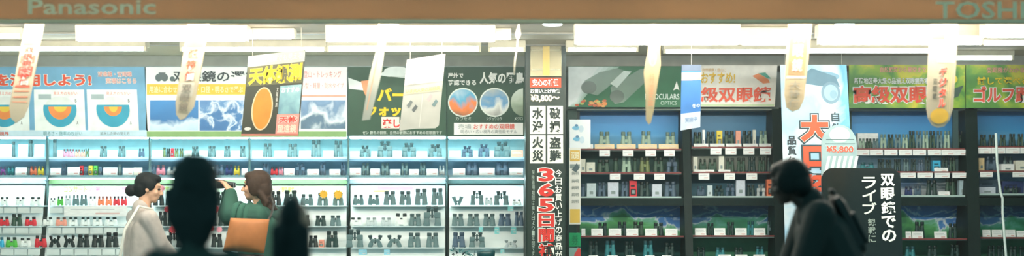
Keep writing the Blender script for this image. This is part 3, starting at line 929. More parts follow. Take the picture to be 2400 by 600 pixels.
lrow([('U', 827, 853, 25, 'grey'), ('U', 862, 890, 25, 'grey'), ('H', 898, 929, 33, 'grey'), ('H', 935, 965, 33, 'grey'), ('H', 971, 1003, 39, 'grey'), ('H', 1010, 1040, 40, 'grey')], 480.5, 'top ledge, bird-poster bay')
lrow([('U', 820, 849, 20, 'white'), ('U', 857, 884, 20, 'silver'), ('U', 892, 918, 20, 'silver'), ('U', 925, 956, 30, 'white'), ('H', 958, 988, 29, 'grey'), ('A', 992, 1034, 46, 'grey')], 529.5, 'middle ledge, bird-poster bay')
lrow([('A', 811, 852, 42, 'grey'), ('X', 861, 898, 29, 'grey'), ('X', 906, 943, 29, 'grey'), ('H', 955, 987, 34, 'grey'), ('H', 998, 1029, 34, 'grey')], 579.5, 'bottom ledge, bird-poster bay')
lrow([('V', 1061, 1084, 21, 'grey'), ('A', 1102, 1134, 34, 'grey'), ('U', 1136, 1155, 18, 'silver'), ('A', 1157, 1193, 33, 'grey'), ('U', 1200, 1222, 13, 'white')], 480.5, 'top ledge, round-photo bay')
lrow([('H', 1058, 1088, 29, 'grey'), ('H', 1094, 1125, 29, 'grey'), ('H', 1131, 1162, 29, 'grey'), ('H', 1167, 1199, 29, 'slate'), ('H', 1205, 1228, 34, 'slate')], 529.5, 'middle ledge, round-photo bay')
lrow([('H', 1059, 1091, 35, 'slate'), ('A', 1099, 1137, 35, 'grey'), ('X', 1181, 1213, 17, 'silver')], 579.5, 'bottom ledge, round-photo bay')
# tags hung on the boards
def tagrow(items, rowname):
    for k, x0, x1, y0, y1, c in items:
        D = lower_D(y1) - .16
        place(k, c, x0, x1, y1, y1 - y0, D, rowname)
tagrow([('S', 370, 388, 433, 450, 'f0a0b0'), ('S', 384, 404, 482, 499, 'e04c58'), ('S', 395, 417, 528, 548, 'e04c58'), ('S', 496, 514, 480, 500, 'e04c58'), ('S', 506, 522, 530, 546, 'f0a0b0'), ('S', 488, 502, 528, 542, 'd8404c')], 'hung in the snow-photo bay')
tagrow([('S', 748, 769, 444, 466, 'f0b838'), ('S', 781, 804, 444, 468, 'f0b838')], 'hung in the mountain-photo bay')
tagrow([('T', 1159, 1170, 533, 548, '7ccccc'), ('T', 1197, 1210, 533, 548, '7ccccc'), ('T', 1122, 1132, 533, 544, '7ccccc'), ('T', 1190, 1203, 484, 494, '7ccccc'), ('T', 1173, 1182, 584, 594, '7ccccc')], 'hung in the round-photo bay')
tagrow([('T', 840, 860, 585, 597, '8ccce0'), ('T', 900, 914, 585, 597, '8ccce0')], 'hung in the bird-poster bay')
tagrow([('T', 150, 298, 483, 507, 'f4f6f4'), ], 'hung in the dome-poster bay')

# ------------------------------------------------------------------ dark cabinets on the other side of the pillar
def RD(py):
    return 12.0 - .42 * (py - 255) / 345
CABM = mat('06201e', rough=.5, spec=.2)
CABL = mat('0a2a26', rough=.5)
land = photo_mat('landscape_print', [(0, '0f4030'), (.3, '1e6444'), (.42, '4a9c58'), (.48, '7cc4a8'), (.5, 'e4eef4'), (.53, '4a88c8'), (.6, '3470b8'), (.63, 'b4d0e8'), (.66, '3878bc'), (1, '2a68ac')], 4.0, .5, seed=4, stretch=(1, 1, 1.6))
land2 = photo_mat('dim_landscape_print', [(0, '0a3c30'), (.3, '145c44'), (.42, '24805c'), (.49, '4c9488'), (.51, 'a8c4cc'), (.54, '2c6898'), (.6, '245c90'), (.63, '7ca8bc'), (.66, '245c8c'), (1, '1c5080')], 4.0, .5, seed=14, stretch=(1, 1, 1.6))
skyp = photo_mat('sky_print', [(0, '80c4e0'), (.4, '3c98d4'), (1, '246cb4')], 2, .85, seed=1)
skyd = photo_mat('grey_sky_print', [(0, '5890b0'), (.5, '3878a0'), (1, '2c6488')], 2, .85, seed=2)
greenp = photo_mat('meadow_print', [(0, '1e5c44'), (.5, '3c8c68'), (1, '5ca480')], 4, .4, seed=6)
darkp = photo_mat('dark_print', [(0, '0c4c48'), (.5, '146460'), (1, '2c706c')], 4, .4, seed=7)
whitep = photo_mat('pale_print', [(0, 'a8bcc8'), (.45, 'd4dfe6'), (.6, '7c9cc8'), (1, 'cfdce8')], 5, .3, seed=8)
CABS = [
    (1360, 1597, (1606, 1622), [348, 403, 460, 552, 604], 'binocular-photo cabinet', skyp, mat('34605a'), mat('547c88'), land, darkp),
    (1622, 1817, (1817, 1838), [343, 402, 459, 551, 604], 'white-header cabinet', skyd, mat('b8c0b4'), mat('44788c'), land2, greenp),
    (1996, 2262, (2270, 2296), [347, 401, 457, 558, 606], 'green-header cabinet', skyp, mat('9cc4dc'), whitep, land, greenp),
    (2290, 2520, (2525, 2545), [342, 399, 453, 555, 606], 'end cabinet', skyp, mat('5c7c98'), whitep, land2, greenp),
]
RAIL = mat('7c3a38', rough=.4)
for ci, (x0, x1, (pa, pb_), sh, nm, s1, s2, s3, s4, s5) in enumerate(CABS):
    r = empty('display_cabinet', (W((x0 + x1) / 2, 0, 12).x, 12.0, 0), label={0: 'dark open cabinet beside the pillar under the binocular photo board', 1: 'dark open cabinet under the white orange-lettered header', 2: 'dark open cabinet with sky backdrop under the green header', 3: 'dark open cabinet behind the hanging white cord'}[ci], cat='cabinet', group='dark display cabinets')
    k = (x1 - 1200)
    def sx(x, y):  # the cabinet leans back at its top
        return x
    tops = [256] + sh[:-1]
    backs = [s1, s2, s3, s4, s5]
    for j, by in enumerate(sh):
        ty = tops[j]
        Db = RD(by)
        if j == 3: ty = 480
        if j == 4: ty = 560
        b = MB(); b.pbox(x0 - 1 + (8 if j > 2 and ci > 1 else 0), x1 + (8 if j > 2 else 3), ty - 2, by, Db + .3, Db + .32, backs[j]); b.build('backdrop_print', r)
        sc = 1 + (0 if j < 3 else 0)
        xr = x1 + (6 if j >= 3 else 0)
        b = MB(); b.pbox(x0 - 2, xr, by + 2, by + 6, Db - .02, Db + .3, mat('5c7470', rough=.3) if not (ci == 1 and j == 3) else mat('cfe0d8')); sb = b.build('shelf_board', r)
        b = MB(); b.pbox(x0, xr, by + .5, by + 4, Db - .032, Db - .02, RAIL if j != 2 else mat('b4ccc8')); b.build('price_rail', sb)
    b = MB(); b.pbox(x0 - 1, x1 + 6, 464, 482, RD(473) - .05, RD(473) + .3, CABM); b.build('cross_rail', r)
    # leaning side post
    b = MB()
    f = [W(pa - 8, 252, RD(252) - .06), W(pb_ - 6, 252, RD(252) - .06), W(pb_ + 4, 640, RD(640) - .06), W(pa + 2, 640, RD(640) - .06)]
    kk = Vector((0, .35, 0))
    b.add(f + [q + kk for q in f], [(3, 2, 1, 0), (4, 5, 6, 7), (0, 1, 5, 4), (1, 2, 6, 5), (2, 3, 7, 6), (3, 0, 4, 7)], CABM)
    b.build('side_post', r)
    b = MB(); b.pbox(x0 - 8, x1 + 8, 251, 258, RD(255) - .06, RD(255) + .3, mat('8c948a')); b.build('top_board', r)
    b = MB(); b.pbox(x0, x1 + 2, 612, 780, RD(600), RD(600) + .3, CABL); b.build('base', r)
# the first cabinet's near side panel
b = MB(); b.pbox(1330, 1352, 256, 640, 12.0, 12.3, mat('22403a')); b.build('cabinet_side_panel', None, label='narrow dark green side panel between the pillar and the cabinets', cat='panel')
b = MB(); b.pbox(2234, 2246, 258, 462, 11.93, 11.96, mat('2f4a4c')); b.build('shelf_upright', None, label='slim dark upright inside the green-header cabinet', cat='upright')
b = MB(); b.pbox(1838, 1996, 256, 640, 12.15, 12.2, mat('14403c')); b.build('cabinet_back_panel', None, label='plain dark teal panel behind the blue hanging banner', cat='panel')

DC = [RD(q) + .08 for q in (348, 403, 460, 552, 604)]
def crow(ci, j, items):
    nm = CABS[ci][4]; by = CABS[ci][3][j] + 1.6
    rn = f"{['first', 'second', 'third', 'fourth', 'fifth'][j]} shelf of the {nm}"
    for it in items:
        kd, x0, x1, h, c = it[:5]
        D = RD(CABS[ci][3][j]) + (.10 if kd not in 'CT' else 0.04)
        if len(it) > 5: D += it[5]
        place(kd, c, x0, x1, by, h, D, rn)
def tick(ci, j, xs, w_, h, c='f4f6f4'):
    """tickets hanging under the rail"""
    nm = CABS[ci][4]; by = CABS[ci][3][j] + 4
    for x in xs:
        place('T', c, x - w_ / 2, x + w_ / 2, by + h, h, RD(by) - .05, f"under rail {['one', 'two', 'three', 'four'][j]}, {nm}")
crow(0, 0, [('H', 1402, 1431, 41, 'pale'), ('H', 1453, 1482, 41, 'pale'), ('H', 1501, 1527, 42, 'pale'), ('H', 1558, 1584, 40, 'pale'), ('C', 1361, 1390, 12, 'f4f6f4'), ('C', 1394, 1440, 12, 'f2d8a8'), ('C', 1446, 1490, 12, 'f2d8a8'), ('C', 1496, 1540, 12, 'f2d8a8'), ('C', 1544, 1590, 12, 'f2d8a8')])
tick(0, 0, [1417, 1472, 1525, 1569], 25, 14)
crow(0, 1, [('B', 1360, 1372, 32, 'e4e4d4'), ('B', 1374, 1394, 24, 'e4e4d4'), ('H', 1398, 1430, 30, 'darkgreen'), ('O', 1436, 1450, 34, 'darkgreen'), ('H', 1456, 1480, 36, 'pale'), ('O', 1483, 1493, 34, 'darkgreen'), ('H', 1498, 1524, 36, 'olive'), ('H', 1530, 1556, 36, 'darkgreen'), ('A', 1562, 1588, 36, 'slate')])
tick(0, 1, [1442, 1498, 1546], 25, 14)
crow(0, 2, [('O', 1361, 1372, 30, 'slate'), ('B', 1375, 1396, 32, 'c8d8dc'), ('H', 1400, 1420, 34, 'slate'), ('B', 1424, 1449, 34, 'd0d8e4'), ('H', 1455, 1473, 36, 'slate'), ('B', 1475, 1492, 38, 'red'), ('H', 1497, 1524, 36, 'dark'), ('B', 1528, 1550, 30, 'd0d8e4'), ('H', 1556, 1586, 36, 'slate')])
crow(0, 3, [('C', 1363, 1372, 18, WC), ('C', 1386, 1413, 18, WC), ('C', 1427, 1456, 18, WC), ('C', 1468, 1496, 18, WC), ('C', 1512, 1540, 18, WC), ('C', 1559, 1588, 18, WC),
             ('H', 1400, 1424, 32, 'dark', .06), ('H', 1446, 1470, 34, 'dark', .06), ('H', 1482, 1510, 34, 'darkgreen', .06), ('H', 1530, 1556, 32, 'dark', .06)])
crow(0, 4, [('H', 1378, 1404, 40, 'dark'), ('H', 1416, 1444, 42, 'teal'), ('H', 1462, 1488, 40, 'dark'), ('H', 1506, 1532, 42, 'teal'), ('H', 1556, 1582, 36, 'dark'), ('C', 1380, 1402, 7, WC), ('C', 1424, 1448, 7, WC), ('C', 1468, 1490, 7, WC), ('C', 1512, 1534, 7, WC), ('C', 1552, 1574, 7, WC)])
crow(1, 0, [('H', 1624, 1645, 35, 'darkgreen'), ('B', 1646, 1652, 40, 'f4f6f4'), ('H', 1654, 1677, 36, 'dark'), ('B', 1679, 1692, 38, 'yellow'), ('H', 1696, 1722, 38, 'darkgreen'), ('B', 1724, 1735, 38, 'f0a890'), ('H', 1738, 1763, 38, 'dark'), ('B', 1764, 1771, 40, 'e4e4d4'), ('H', 1778, 1800, 38, 'pale'), ('C', 1626, 1660, 8, WC), ('C', 1664, 1698, 8, WC), ('C', 1702, 1738, 8, WC), ('C', 1742, 1776, 8, WC), ('C', 1779, 1809, 8, WC)])
tick(1, 0, [1678, 1713, 1755, 1794], 26, 15)
crow(1, 1, [('B', 1624, 1634, 36, 'e4e4d4'), ('U', 1638, 1656, 32, 'darkgreen'), ('U', 1659, 1680, 32, 'darkgreen'), ('B', 1684, 1696, 38, 'e8e09c' if False else 'e4e4d4'), ('H', 1700, 1722, 33, 'darkgreen'), ('H', 1726, 1748, 34, 'darkgreen'), ('H', 1752, 1772, 36, 'dark'), ('H', 1776, 1794, 36, 'darkgreen'), ('H', 1797, 1814, 34, 'dark'), ('C', 1628, 1674, 6, WC), ('C', 1684, 1712, 6, WC)])
tick(1, 1, [1650, 1710, 1762], 25, 15)
crow(1, 2, [('U', 1632, 1652, 24, 'slate'), ('B', 1657, 1669, 26, 'c8d8dc'), ('A', 1674, 1696, 26, 'dark'), ('A', 1700, 1722, 30, 'slate'), ('B', 1724, 1745, 38, 'd0d8e4'), ('H', 1749, 1770, 28, 'dark'), ('A', 1773, 1794, 28, 'silver'), ('B', 1796, 1815, 40, 'orange')])
crow(1, 3, [('C', 1629, 1655, 18, WC), ('C', 1674, 1700, 18, WC), ('C', 1723, 1750, 18, WC), ('C', 1767, 1794, 18, WC), ('H', 1656, 1674, 30, 'dark', .06), ('H', 1702, 1722, 32, 'dark', .06), ('H', 1750, 1768, 34, 'teal', .06), ('H', 1797, 1812, 34, 'grey', .06)])
crow(1, 4, [('H', 1632, 1654, 26, 'dark'), ('H', 1676, 1700, 26, 'teal'), ('H', 1720, 1742, 26, 'dark'), ('H', 1770, 1792, 28, 'teal'), ('C', 1684, 1714, 9, WC), ('C', 1724, 1752, 9, WC), ('C', 1766, 1794, 9, WC)])
xs = [2020, 2036, 2052, 2070, 2087, 2104, 2121, 2137, 2153, 2169, 2185, 2202, 2219, 2250]
crow(2, 0, [('H', x - 8, x + 8, 24 if x < 2060 else (34 if x < 2130 else 42), ['pale', 'darkgreen', 'grey'][i % 3]) for i, x in enumerate(xs)] + [('B', 2008, 2056, 36, 'f4f6f4', .12)])
tick(2, 0, [2022, 2054, 2088, 2122, 2155, 2190, 2222, 2252], 31, 13)
crow(2, 1, [('U', 2014, 2050, 22, 'teal'), ('H', 2056, 2073, 30, 'dark'), ('H', 2075, 2090, 28, 'dark'), ('H', 2094, 2112, 30, 'dark'), ('H', 2116, 2131, 30, 'grey'), ('H', 2134, 2147, 30, 'dark'), ('H', 2151, 2164, 28, 'slate'), ('H', 2167, 2181, 36, 'dark'), ('B', 2184, 2202, 26, 'blue'), ('H', 2206, 2222, 36, 'dark'), ('H', 2224, 2240, 34, 'darkgreen'), ('C', 2190, 2222, 9, WC)])
tick(2, 1, [2128, 2168, 2208, 2250], 36, 12)
crow(2, 2, [('U', 2120, 2138, 22, 'navy'), ('U', 2142, 2160, 24, 'slate'), ('H', 2170, 2197, 36, 'dark'), ('C', 2200, 2226, 10, WC), ('H', 2214, 2240, 42, 'darkgreen'), ('B', 2246, 2262, 36, 'a8c0c8')])
crow(2, 3, [('C', 2123, 2136, 17, WC), ('C', 2138, 2164, 17, WC), ('C', 2190, 2219, 17, WC), ('H', 2142, 2168, 40, 'dark', .06), ('H', 2222, 2244, 36, 'dark', .06)])
crow(2, 4, [('H', 2120, 2146, 30, 'teal'), ('H', 2172, 2198, 32, 'dark'), ('H', 2226, 2250, 34, 'dark')])
crow(3, 0, [('H', 2296, 2312, 28, 'darkgreen'), ('H', 2316, 2332, 28, 'dark'), ('H', 2342, 2358, 28, 'darkgreen'), ('H', 2364, 2380, 30, 'dark'), ('H', 2384, 2400, 30, 'darkgreen')])
tick(3, 0, [2306, 2340, 2374, 2408], 33, 14)
crow(3, 1, [('B', 2292, 2305, 30, 'f2d8a8'), ('U', 2310, 2336, 34, 'slate'), ('B', 2344, 2374, 16, 'f4f6f4'), ('U', 2350, 2374, 34, 'grey', .08), ('B', 2378, 2410, 24, 'e4e4d4')])
tick(3, 1, [2312, 2388], 30, 12)
crow(3, 2, [('B', 2292, 2330, 16, 'd0d8e4'), ('U', 2352, 2366, 18, 'dark'), ('U', 2372, 2386, 18, 'dark'), ('B', 2346, 2396, 30, 'navy', .1), ('B', 2292, 2336, 34, 'slate', .12)])
crow(3, 3, [('C', 2303, 2322, 18, WC), ('C', 2325, 2350, 18, WC), ('C', 2357, 2380, 18, WC), ('C', 2383, 2412, 16, WC)])
crow(3, 4, [('H', 2314, 2334, 32, 'dark'), ('H', 2336, 2354, 32, 'dark'), ('H', 2364, 2384, 30, 'dark'), ('H', 2388, 2406, 30, 'dark')])
flush()

# ------------------------------------------------------------------ headers of the dark cabinets
p = P4(1332, 155, 1598, 251, 11.85)
p.board(mat('2c6c4a'))
for q in range(5):
    p.poly(p.body, [(1332, 156), (1452 - q * 12, 156), (1390 - q * 6, 205), (1352, 250 - q * 4), (1332, 250)], mat(['a8c4b4', 'bcd2c6', 'd0dfd8', 'e0eae6', 'eef2f0'][q]), .001 + q * .0004)
GT = mat('5a7a68', rough=.3); GT2 = mat('3a5648', rough=.3); 
mb = MB()
p.poly(mb, [(1370, 190), (1404, 170), (1448, 160), (1470, 168), (1400, 224), (1376, 218)], GT, .006)
p.oval(1380, 205, 18, 15, GT2, .007, mb)
p.poly(mb, [(1430, 205), (1500, 162), (1526, 160), (1530, 176), (1462, 240), (1440, 244)], GT, .006)
p.oval(1446, 226, 17, 15, GT2, .007, mb)
p.poly(mb, [(1430, 196), (1462, 166), (1480, 168), (1446, 206)], mat('cfdcd4'), .0075)
p.pics.append(('picture', mb))
mb = MB(); random.seed(3)
for k in range(26):
    x = 1345 + random.random() * 80; y = 236 + random.random() * 13; 
    p.oval(x, y, 5, 3, mat(random.choice(['e08c4c', 'd8a060', 'b8c070', 'c86c48'])), .008 + k * .0001, mb, n=8)
p.pics.append(('picture', mb))
p.poly(p.body, [(1578, 212), (1586, 190), (1592, 212), (1586, 208)], TXW, .004)
p.text('BINOCULARS', 1512, 220, 1592, 233, mat('dceee4'), bold=.01)
p.text('OPTICS', 1548, 237, 1586, 246, mat('b8d4c4'), bold=.0)
p.done('header_poster', 'green header board with a large photo of binoculars beside the pillar', 'poster')

p = Panel.px([(1600, 153), (1822, 153), (1816, 250), (1600, 250)], 11.85); p.fr = (1600, 153, 1819, 250)
p.board(mat('f4ece0'))
p.rect(1602, 244, 1817, 249, mat('c8d8b0'))
p.text('自然観察・登山に', 1646, 160, 1700, 168, mat('d8a040'), bold=.0)
p.text('おすすめ!', 1642, 170, 1722, 196, mat('e8b830'), bold=.03, outline=TXW, ow=.03)
p.poly(p.body, [(1762, 178), (1776, 172), (1800, 186), (1804, 194), (1788, 196)], mat('f0905c'), .003)
p.poly(p.body, [(1776, 172), (1792, 170), (1806, 184), (1798, 184)], mat('58a890'), .0035)
p.text('高級双眼鏡', 1602, 203, 1808, 240, mat('ee6044'), bold=.03, outline=TXW, ow=.04)
p.done('header_poster', 'white header board with orange-red lettering and a small orange bird', 'poster')

camo = photo_mat('leaf_print', [(0, '3c6c30'), (.4, '5c9440'), (.55, '98b83c'), (.65, 'd8cc40'), (1, '6ca048')], 4, .2, seed=11)
p = P4(1990, 152, 2262, 253, 11.85)
p.board(camo)
p.text('自然観察から星空まで', 2062, 157, 2170, 170, mat('f4a890'), bold=.02, outline=mat('7c9858'), ow=.03)
p.text('新宿地区最大級の品揃え双眼鏡売場', 2002, 182, 2176, 197, TXW, bold=.02, outline=mat('587838'), ow=.03)
p.text('高級双眼鏡', 2000, 201, 2216, 242, mat('ee5a40'), bold=.035, outline=TXW, ow=.045)
p.oval(2232, 186, 12, 10, mat('e8d040'), .003)
p.poly(p.body, [(2214, 214), (2240, 206), (2258, 200), (2246, 226), (2226, 234)], mat('4c6458'), .003)
p.oval(2226, 224, 9, 9, mat('e4ece0'), .004)
p.done('header_poster', 'green leafy header board with red lettering over the sky-backed cabinet', 'poster')
p = P4(2264, 152, 2520, 253, 11.85)
p.board(camo)
p.text('飛距離がわかる', 2312, 158, 2400, 171, mat('f4a890'), bold=.02, outline=mat('7c9858'), ow=.03)
p.text('試して選べる', 2290, 180, 2410, 199, mat('f0d020'), bold=.03, outline=mat('4c6030'), ow=.02)
p.text('ゴルフ距離計', 2282, 202, 2480, 241, mat('f06048'), bold=.035, outline=TXW, ow=.045)
p.done('header_poster', 'green leafy header board with golf lettering at the end cabinet', 'poster')

# small pieces next to the pillar
p = P4(1335, 280, 1384, 346, 11.55, .006)
p.board(mat('f0f6f8', var=.02))
for (x, y) in ((1350, 300), (1352, 326)):
    p.oval(x, y, 9, 5, mat('78bcdc'), .002); p.oval(x + 12, y + 2, 6, 8, mat('d0e4ee'), .0025)
    p.oval(x + 1, y - 6, 4, 3, mat('5c8cb0'), .003)
p.done('notice_card', 'white notice card with pale blue drawings beside the pillar', 'card')
p = P4(1334, 346, 1361, 526, 11.5, .006)
p.board(mat('f0efe6', var=.02))
for (y0, y1, c) in ((352, 378, 'e8c060'), (490, 522, 'ecc65c'), (385, 395, '8c9c98')):
    p.rect(1336, y0, 1359, y1, mat(c), .002)
p.text('双眼', 1338, 356, 1357, 374, mat('fff4d0'), bold=.02)
for y in (402, 420, 436, 452, 468):
    p.text('説明', 1340, y, 1356, y + 8, mat('6c7c78'), bold=.0)
p.poly(p.body, [(1340, 398), (1352, 382), (1358, 394), (1350, 404)], mat('54686c'), .003)
p.done('instruction_strip', 'tall narrow white and yellow instruction strip beside the pillar', 'sign')
p = P4(1334, 546, 1361, 578, 11.5, .006)
p.board(mat('0f9c62')); p.text('券', 1340, 550, 1355, 574, mat('0c7c50'), bold=.0)
p.done('green_plate', 'small plain green plate below the yellow instruction strip', 'sign')
p = P4(1334, 580, 1361, 640, 11.5, .006)
p.board(mat('8cb4ac')); p.poly(p.body, [(1342, 640), (1346, 596), (1356, 580), (1361, 584), (1361, 640)], mat('e04c48'), .002)
p.done('red_plate', 'grey plate with a red patch below the green plate', 'sign')

# ------------------------------------------------------------------ things hanging from the ceiling
TRANS[0] = .3
CORD = mat('e8e0cc', rough=.5)
def cord_to_ceiling(q, parent):
    b = MB(); b.tube([q, Vector((q.x, q.y, ZC - .0))], .0025, CORD, 6)
    o = b.build('cord', None); o.location -= parent.location; o.parent = parent
def hanging(name, label, cat, panel, cords):
    o = panel.done(name, label, cat, 'hanging shop banners')
    for (x, y) in cords: cord_to_ceiling(panel.at(x, y, -.004), o)
    return o
def tongue(x0, x1, y0, y1, taper=.0, n=10):
    """outline with a rounded foot"""
    r = (x1 - x0) / 2; cx = (x0 + x1) / 2
    pts = [(x0 + taper, y0), (x1 - taper, y0), (x1, y0 + (y1 - y0) * .25)]
    L = min((y1 - y0) * .4, r * 2.2)
    for k in range(n + 1):
        a = PI * k / n
        pts.append((cx + r * math.cos(a), y1 - L + L * math.sin(a)))
    pts.append((x0, y0 + (y1 - y0) * .25))
    return pts
FOIL = mat('cbbda4', rough=.35, var=.04)
def slanted(tl, tr, br, bl, D, frame):
    return Panel([W(tl[0], tl[1], D), W(tr[0], tr[1], D), W(br[0], br[1], D), W(bl[0], bl[1], D)], frame, .014)

p = slanted((60, 50), (104, 50), (58, 290), (14, 290), 8.85, (0, 0, 44, 240))
p.shape([(0, 0), (44, 0), (44, 200), (38, 224), (22, 238), (8, 226), (0, 200)], FOIL)
for y, h, c in ((22, 34, 'dca878'), (80, 18, 'f0806c'), (106, 22, 'ee6858'), (150, 5, 'ee7860'), (162, 3, 'f09478'), (176, 3, 'f09478'), (188, 2, 'f0a488')):
    p.rect(5, y, 39, y + h, mat(c), .002)
p.vtext('双眼鏡大特価', 11, 60, 33, 150, mat('e85040'), bold=.02, outline=TXW, ow=.03)
hanging('hanging_banner', 'slanting pink and white paper banner hanging over the blue dome poster', 'banner', p, [(22, 2)])

p = slanted((441, 50), (492, 50), (448, 282), (405, 282), 8.85, (0, 0, 48, 232))
p.shape([(0, 0), (48, 0), (48, 200), (30, 228), (18, 231), (6, 218), (0, 190)], FOIL)
p.rect(4, 8, 44, 60, mat('dc9c78'), .002)
p.vtext('超特価', 12, 62, 34, 140, mat('ea6a50'), bold=.03, outline=TXW, ow=.03)
p.rect(4, 144, 40, 178, mat('cfc8b8'), .002)
p.vtext('双眼鏡', 10, 146, 34, 212, mat('8c8478'), bold=.02)
hanging('hanging_banner', 'slanting cream paper banner with grey lower half over the snow photos', 'banner', p, [(24, 2)])

p = slanted((888, 58), (918, 58), (870, 284), (842, 284), 8.85, (0, 0, 28, 226))
p.shape([(8, 0), (22, 0), (24, 60), (28, 120), (24, 222), (6, 224), (2, 120)], mat('bcbcb0', rough=.3))
p.rect(11, 40, 13, 200, mat('f8b890'), .002)
o = hanging('hanging_banner', 'thin pale banner seen nearly edge-on over the bird poster', 'banner', p, [(14, 2)])
b = MB(); b.bbox(W(886, 62, 8.85) - Vector((0, .01, 0)), W(934, 56, 8.85) + Vector((0, .01, 0)), mat('f4ecd4'), .003)
c = b.build('hanger_bar', None); c.location -= o.location; c.parent = o

# thin cord with a bow near the pillar
r = empty('hanging_string', W(1216, 52, 8.85), label='thin cream cord dangling with a bow just beside the pillar', cat='cord')
b = MB()
b.tube([W(1216, 20, 8.85), W(1216, 60, 8.85), W(1214, 90, 8.85), W(1212, 110, 8.85), W(1207, 140, 8.85), W(1205, 175, 8.85)], .005, CORD)
b.build('strand', r)
b = MB()
b.tube([W(1216, 60, 8.85), W(1209, 80, 8.84), W(1213, 98, 8.84), W(1219, 80, 8.84), W(1216, 60, 8.85)], .005, CORD)
b.build('bow', r)

p = slanted((1512, 60), (1556, 60), (1538, 292), (1506, 292), 8.85, (0, 0, 40, 232))
p.shape([(10, 0), (36, 0), (36, 60), (40, 90), (34, 150), (30, 200), (24, 228), (18, 231), (10, 222), (6, 160), (0, 110), (8, 60)], mat('c8b690', rough=.4))
p.oval(20, 78, 9, 18, mat('d8d0b0'), .003); p.oval(20, 82, 5, 10, mat('a8b49c'), .004)
p.oval(21, 50, 6, 8, mat('f8f4e4'), .003)
p.vtext('特選品', 14, 110, 26, 190, mat('e8a480'), bold=.0)
o = hanging('hanging_banner', 'small cream tongue-shaped banner over the binocular photo board', 'banner', p, [(22, 2)])
b = MB(); b.tube([W(1508, 66, 8.85), W(1530, 58, 8.85), W(1560, 62, 8.85)], .006, CORD); c = b.build('hanger_bar', None); c.location -= o.location; c.parent = o

p = slanted((1848, 52), (1904, 52), (1882, 262), (1836, 262), 8.85, (0, 0, 54, 210))
p.shape([(0, 0), (54, 0), (54, 180), (44, 204), (26, 210), (8, 200), (0, 170)], mat('cbb898', rough=.4))
p.rect(6, 10, 48, 124, mat('d09c74'), .002)
p.vtext('双眼鏡', 14, 16, 40, 118, mat('f6e4cc'), bold=.02)
p.rect(2, 126, 52, 132, mat('f8f0e0'), .002)
p.vtext('大特価', 12, 136, 40, 200, mat('b0a898'), bold=.02)
hanging('hanging_banner', 'beige and cream paper banner hanging in front of the tall blue banner', 'banner', p, [(27, 2)])

p = slanted((2180, 54), (2247, 54), (2232, 300), (2170, 300), 8.82, (0, 0, 64, 246))
p.shape([(2, 0), (62, 0), (64, 80), (63, 200), (56, 228), (44, 242), (30, 245), (16, 240), (5, 222), (0, 195), (0, 80)], FOIL)
p.rect(6, 8, 34, 38, mat('ee8468'), .002)
for x in (38, 43, 48, 53): p.rect(x, 4, x + 2, 210, mat('ead8a0'), .0025)
p.rect(20, 44, 60, 92, mat('fcfcf8'), .003)
p.vtext('デジタル', 26, 102, 44, 200, mat('ee5a40'), bold=.04, outline=TXW, ow=.03)
p.vtext('双眼鏡', 12, 130, 22, 180, mat('4c504c'), bold=.02)
p.oval(31, 218, 22, 18, mat('f0c04c'), .004)
hanging('hanging_banner', 'large white foil banner with red lettering and yellow foot at the green header', 'banner', p, [(30, 2)])

# pictures hung at an angle
p = slanted((582, 132), (716, 116), (699, 318), (565, 318), 9.9, (0, 0, 134, 188))
p.board(mat('44463a', rough=.5))
p.rect(0, 184, 134, 188, mat('d88070'), .002)
p.rect(0, 0, 134, 26, mat('c8ccc0'), .0015)
p.text('双眼鏡でも見える', 34, 4, 128, 20, mat('f4f0e0'), bold=.01)
p.rect(2, 26, 132, 72, mat('6c6a4c'), .002)
p.text('天体観測', 6, 28, 130, 70, mat('f4d430'), bold=.045, outline=mat('e8d890'), ow=.02)
p.oval(44, 126, 25, 50, mat('f8d8b0'), .003)
p.oval(44, 126, 22, 47, mat('f4963c'), .004)
p.picture(82, 76, 132, 140, photo_mat('moon_photo', [(0, '3c6478'), (.5, '78a0a8'), (1, 'a8c4c8')], 9, .3, seed=21))
p.text('おすすめ', 86, 80, 128, 92, TXW, bold=.02)
p.rect(80, 140, 133, 184, mat('f0a094'), .003)
p.text('天体', 86, 144, 128, 160, mat('e85c50'), bold=.04, outline=TXW, ow=.04)
p.text('望遠鏡', 84, 163, 128, 181, mat('f4e4d0'), bold=.02)
p.vtext('太陽観測', 74, 78, 79, 124, mat('f0ece0'), bold=.0)
p.oval(14, 172, 8, 4, mat('e8e4dc'), .004)
hanging('hanging_poster', 'dark poster with yellow title and large orange oval hanging askew', 'poster', p, [(10, 3), (124, 3)])

p = slanted((954, 140), (1044, 126), (1028, 300), (936, 306), 9.9, (0, 0, 92, 170))
p.shape([(0, 0), (92, 0), (92, 164), (84, 170), (40, 168), (0, 170)], mat('b8b8b0'))
p.rect(0, 0, 92, 62, mat('f6e4e0'), .002)
p.text('新製品', 50, 18, 86, 32, mat('f0c0bc'), bold=.02)
p.text('軽量コンパクト', 8, 48, 86, 62, mat('b8bcb0'), bold=.01)
p.rect(2, 70, 90, 84, mat('f2dcb0'), .003)
p.text('いま大人気の双眼鏡', 6, 73, 86, 82, mat('d8a868'), bold=.0)
p.rect(46, 86, 47, 166, mat('d8d8d0'), .003)
for (x, y, c) in ((18, 108, '6c7474'), (31, 120, '5c6466'), (64, 98, 'e0a8a8'), (78, 112, '6c8488')):
    p.poly(p.body, [(x - 7, y + 3), (x + 1, y - 9), (x + 7, y - 4), (x - 1, y + 9)], mat(c), .004)
hanging('hanging_poster', 'white and pink product poster hanging askew over the bird poster', 'poster', p, [(8, 3), (84, 3)])

